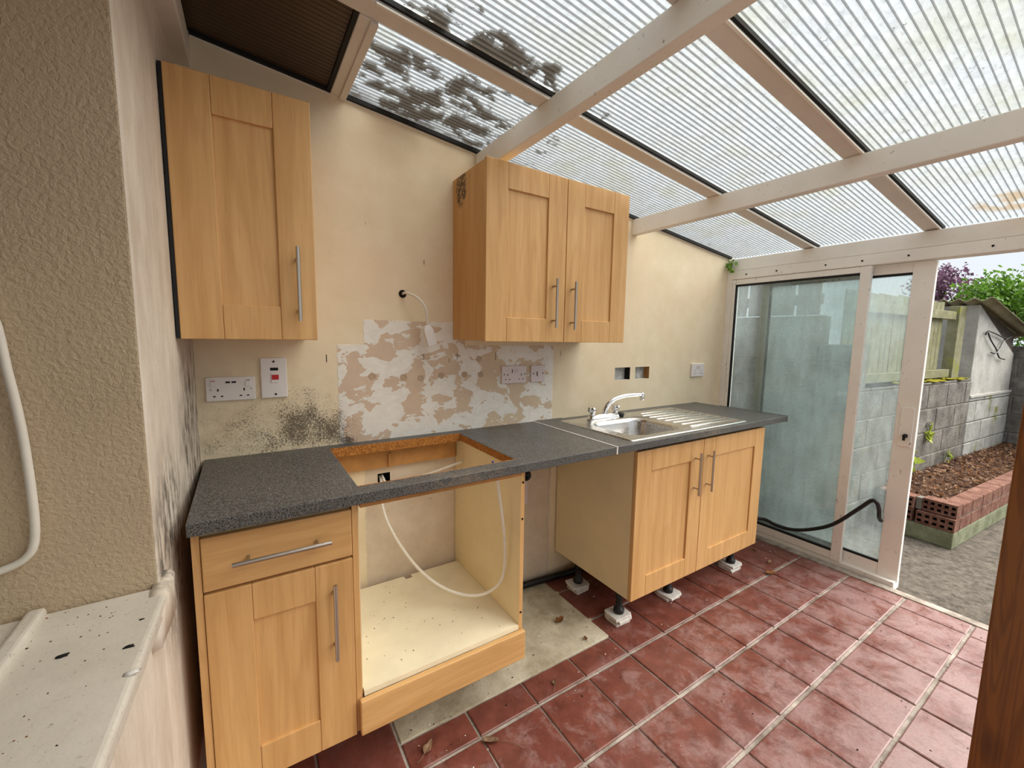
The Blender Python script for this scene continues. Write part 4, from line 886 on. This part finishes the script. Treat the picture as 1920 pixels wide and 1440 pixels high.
def weed(label, u_, v_, z_, s_, n, mat='weed_leaf', spread=1.0):
    r = thing('wall_weed', label, 'weed', gx((u_, v_, z_)))
    m = MB(); m.tube([gx((u_, v_, z_)), gx((u_+.005, v_-.01, z_+s_*.5)), gx((u_, v_-.02, z_+s_))], .003, 5); m.build('stem', 'weed_leaf', r)
    for k in range(n):
        c_ = Vector((u_+random.uniform(-.5, .5)*s_*spread, v_-.015-random.random()*.03, z_+random.uniform(.15, 1.1)*s_)); a_ = Vector((random.uniform(-1, 1), random.uniform(-.4, .2), random.uniform(-.3, 1))).normalized(); b_ = a_.cross(Vector((random.uniform(-.3, .3), -1, random.uniform(-.3, .5)))).normalized(); L = s_*random.uniform(.4, .62)
        m = MB(); m.face([tuple(c_-a_*L*.5), tuple(c_+b_*L*.28), tuple(c_+a_*L*.6), tuple(c_-b_*L*.28)]); o = m.build('leaf', mat, r, xf=gx); q = o.modifiers.new('thickness', 'SOLIDIFY'); q.thickness = .001
weed('yellow-green weed at the foot of the wall beside the door edge', 1.22, -.01, .24, .19, 16)
weed('small mossy weed high on the block wall', 1.58, .0, .50, .15, 14, 'weed_leaf', .5)
weed('small weed at the foot of the wall in mid bed', 2.05, -.005, .25, .10, 7)
# shed
sd_ = thing('garden_shed', 'small white rendered shed with corrugated roof at the end of the garden wall', 'shed', gx((3.2, .5, ZG)))
U0, U1, VB = 2.555, 3.83, .30
m = MB(); m.loft([[(U0, 0.012, .85), (U1, 0.012, .85), (U1, 0.012, 1.27), (U0, 0.012, 1.755)], [(U0, VB, .85), (U1, VB, .85), (U1, VB, 1.27), (U0, VB, 1.755)]]); m.build('rendered_walls', 'shed_render', sd_, xf=gx, bevel=.008)
m = MB(); m.box((U0-.02, -.012, .835), (U1, .05, .862)); m.build('render_ledge', 'shed_render', sd_, xf=gx, bevel=.004)
m = MB(); m.box((U0+.01, .05, ZG), (U1, VB, .85)); m.build('plinth_core', 'mortar', sd_, xf=gx)
z = ZG; row = 0
while z < .83:
    zt = min(z+.2125, .835); u = U0-(.22 if row % 2 else 0)
    while u < U1-.02:
        a, b = max(u, U0), min(u+.44, U1)
        if b-a > .04: m = MB(); m.box((a+.004, random.uniform(-.003, .003), z+.004), (b-.004, .18, zt-.004)); m.build('plinth_block', 'pale_block', sd_, xf=gx, bevel=.006, seg=1)
        u += .44
    z = zt; row += 1
m = MB(); n = 60; rows = []
for (uu, zz) in ((2.42, 1.80), (4.1, 1.80-.2*1.68)):
    rows.append([(uu, -.11+.43*i/n, zz+.014*math.sin((-.11+.43*i/n)*2*math.pi/.11)) for i in range(n+1)])
m.loft(rows, caps=(False, False), closed=False); o = m.build('corrugated_roof', 'fibre_cement', sd_, xf=gx, smooth=True); q = o.modifiers.new('thickness', 'SOLIDIFY'); q.thickness = .009
m = MB(); m.loft([[(U0+.01, .03, 1.70), (U1, .03, 1.2), (U1, .03, 1.495), (U0+.01, .03, 1.745)], [(U0+.01, .28, 1.70), (U1, .28, 1.2), (U1, .28, 1.495), (U0+.01, .28, 1.745)]]); m.build('gable_infill', 'bark', sd_, xf=gx)
wv = thing('wire_loop', 'bent black wire loop hanging on the white shed wall', 'wire', gx((3.3, .0, 1.2)))
def gpix(px, py, v_):
    d_ = fw+rt2*((px-960)/FPX)-up2*((py-720)/FPX); k = ((GO+gn*v_)-CAMP).dot(gn)/d_.dot(gn); return tuple(CAMP+d_*k)
for nm, pts in (('wire', [(1848, 628), (1851, 622), (1858, 622), (1884, 635), (1880, 642), (1871, 658), (1867, 653), (1857, 636), (1853, 624)]), ('wire_end', [(1871, 658), (1866, 663), (1858, 661)]), ('wire_tail', [(1870, 662), (1874, 671), (1884, 674)]), ('wire_hook', [(1886, 637), (1891, 634), (1897, 632)])):
    m = MB(); m.tube([gpix(a, b, -.012) for a, b in pts], .006, 6, smooth=3); m.build(nm, 'black_rubber', wv)
# far cross wall
fx = lambda p: gx((3.86+p[1], .2-p[0], p[2]))
block_wall('far_wall', 'grey block wall closing the far end of the bed', 0, 2.8, ZG, 1.36, 'block_concrete', fx)
# trees and bush beyond
def foliage(name, label, cat, c, R, n, s0, s1, mat, trunk_z=0, shape=1.0, branch=8):
    r = thing(name, label, cat, (c[0], c[1], ZG)); m = MB(); C = Vector(c)
    m2 = MB(); m2.tube([(c[0], c[1], ZG), (c[0]+.05, c[1]-.03, c[2]*.5), (c[0], c[1], c[2])], [.08, .06, .03], 8)
    tips = []
    for k in range(branch):
        a = random.uniform(0, 6.28); e = random.uniform(-.1, 1.2); d_ = Vector((math.cos(a)*math.cos(e)*R[0], math.sin(a)*math.cos(e)*R[1], math.sin(e)*R[2])); tips.append(d_)
        m2.tube([C-Vector((0, 0, R[2]*.6)), C+d_*.5, C+d_*1.02], [.025, .012, .004], 5, smooth=3)
    m2.build('trunk', 'bark', r)
    for _ in range(n):
        d_ = Vector((random.gauss(0, 1), random.gauss(0, 1), random.gauss(0, 1))).normalized()*(random.random()**.45)
        if branch and random.random() < .5: d_ = None
        if d_ is None:
            tpp = random.choice(tips); p_ = C+tpp*random.uniform(.35, 1.08)+Vector((random.gauss(0, .09), random.gauss(0, .09), random.gauss(0, .07)))
        else: p_ = C+Vector((d_.x*R[0], d_.y*R[1], d_.z*R[2]))*.92
        s_ = random.uniform(s0, s1); n_ = Vector((random.gauss(0, 1), random.gauss(0, 1), random.gauss(.4, 1))).normalized(); a_ = n_.orthogonal().normalized(); b_ = n_.cross(a_)
        m.face([tuple(p_-a_*s_), tuple(p_+b_*s_*.55), tuple(p_+a_*s_), tuple(p_-b_*s_*.55)])
    m.build('foliage', mat, r)
foliage('plum_tree', 'purple leaved tree showing above the fence', 'tree', (10.4, .42, 2.2), (.75, .58, .52), 2000, .02, .042, 'purple_leaf')
foliage('green_bush', 'bright green bush spilling over behind the shed roof', 'bush', (8.9, -.86, 1.80), (.9, .85, .50), 9500, .018, .038, 'green_leaf', branch=10)
foliage('green_bush', 'dark leafy tree at the far right behind the bright bush', 'tree', (11.5, -1.3, 2.2), (.7, .7, .75), 1800, .03, .06, 'green_leaf', branch=12)
for o in list(COL.objects):
    if '_w' in o: del o['_w']
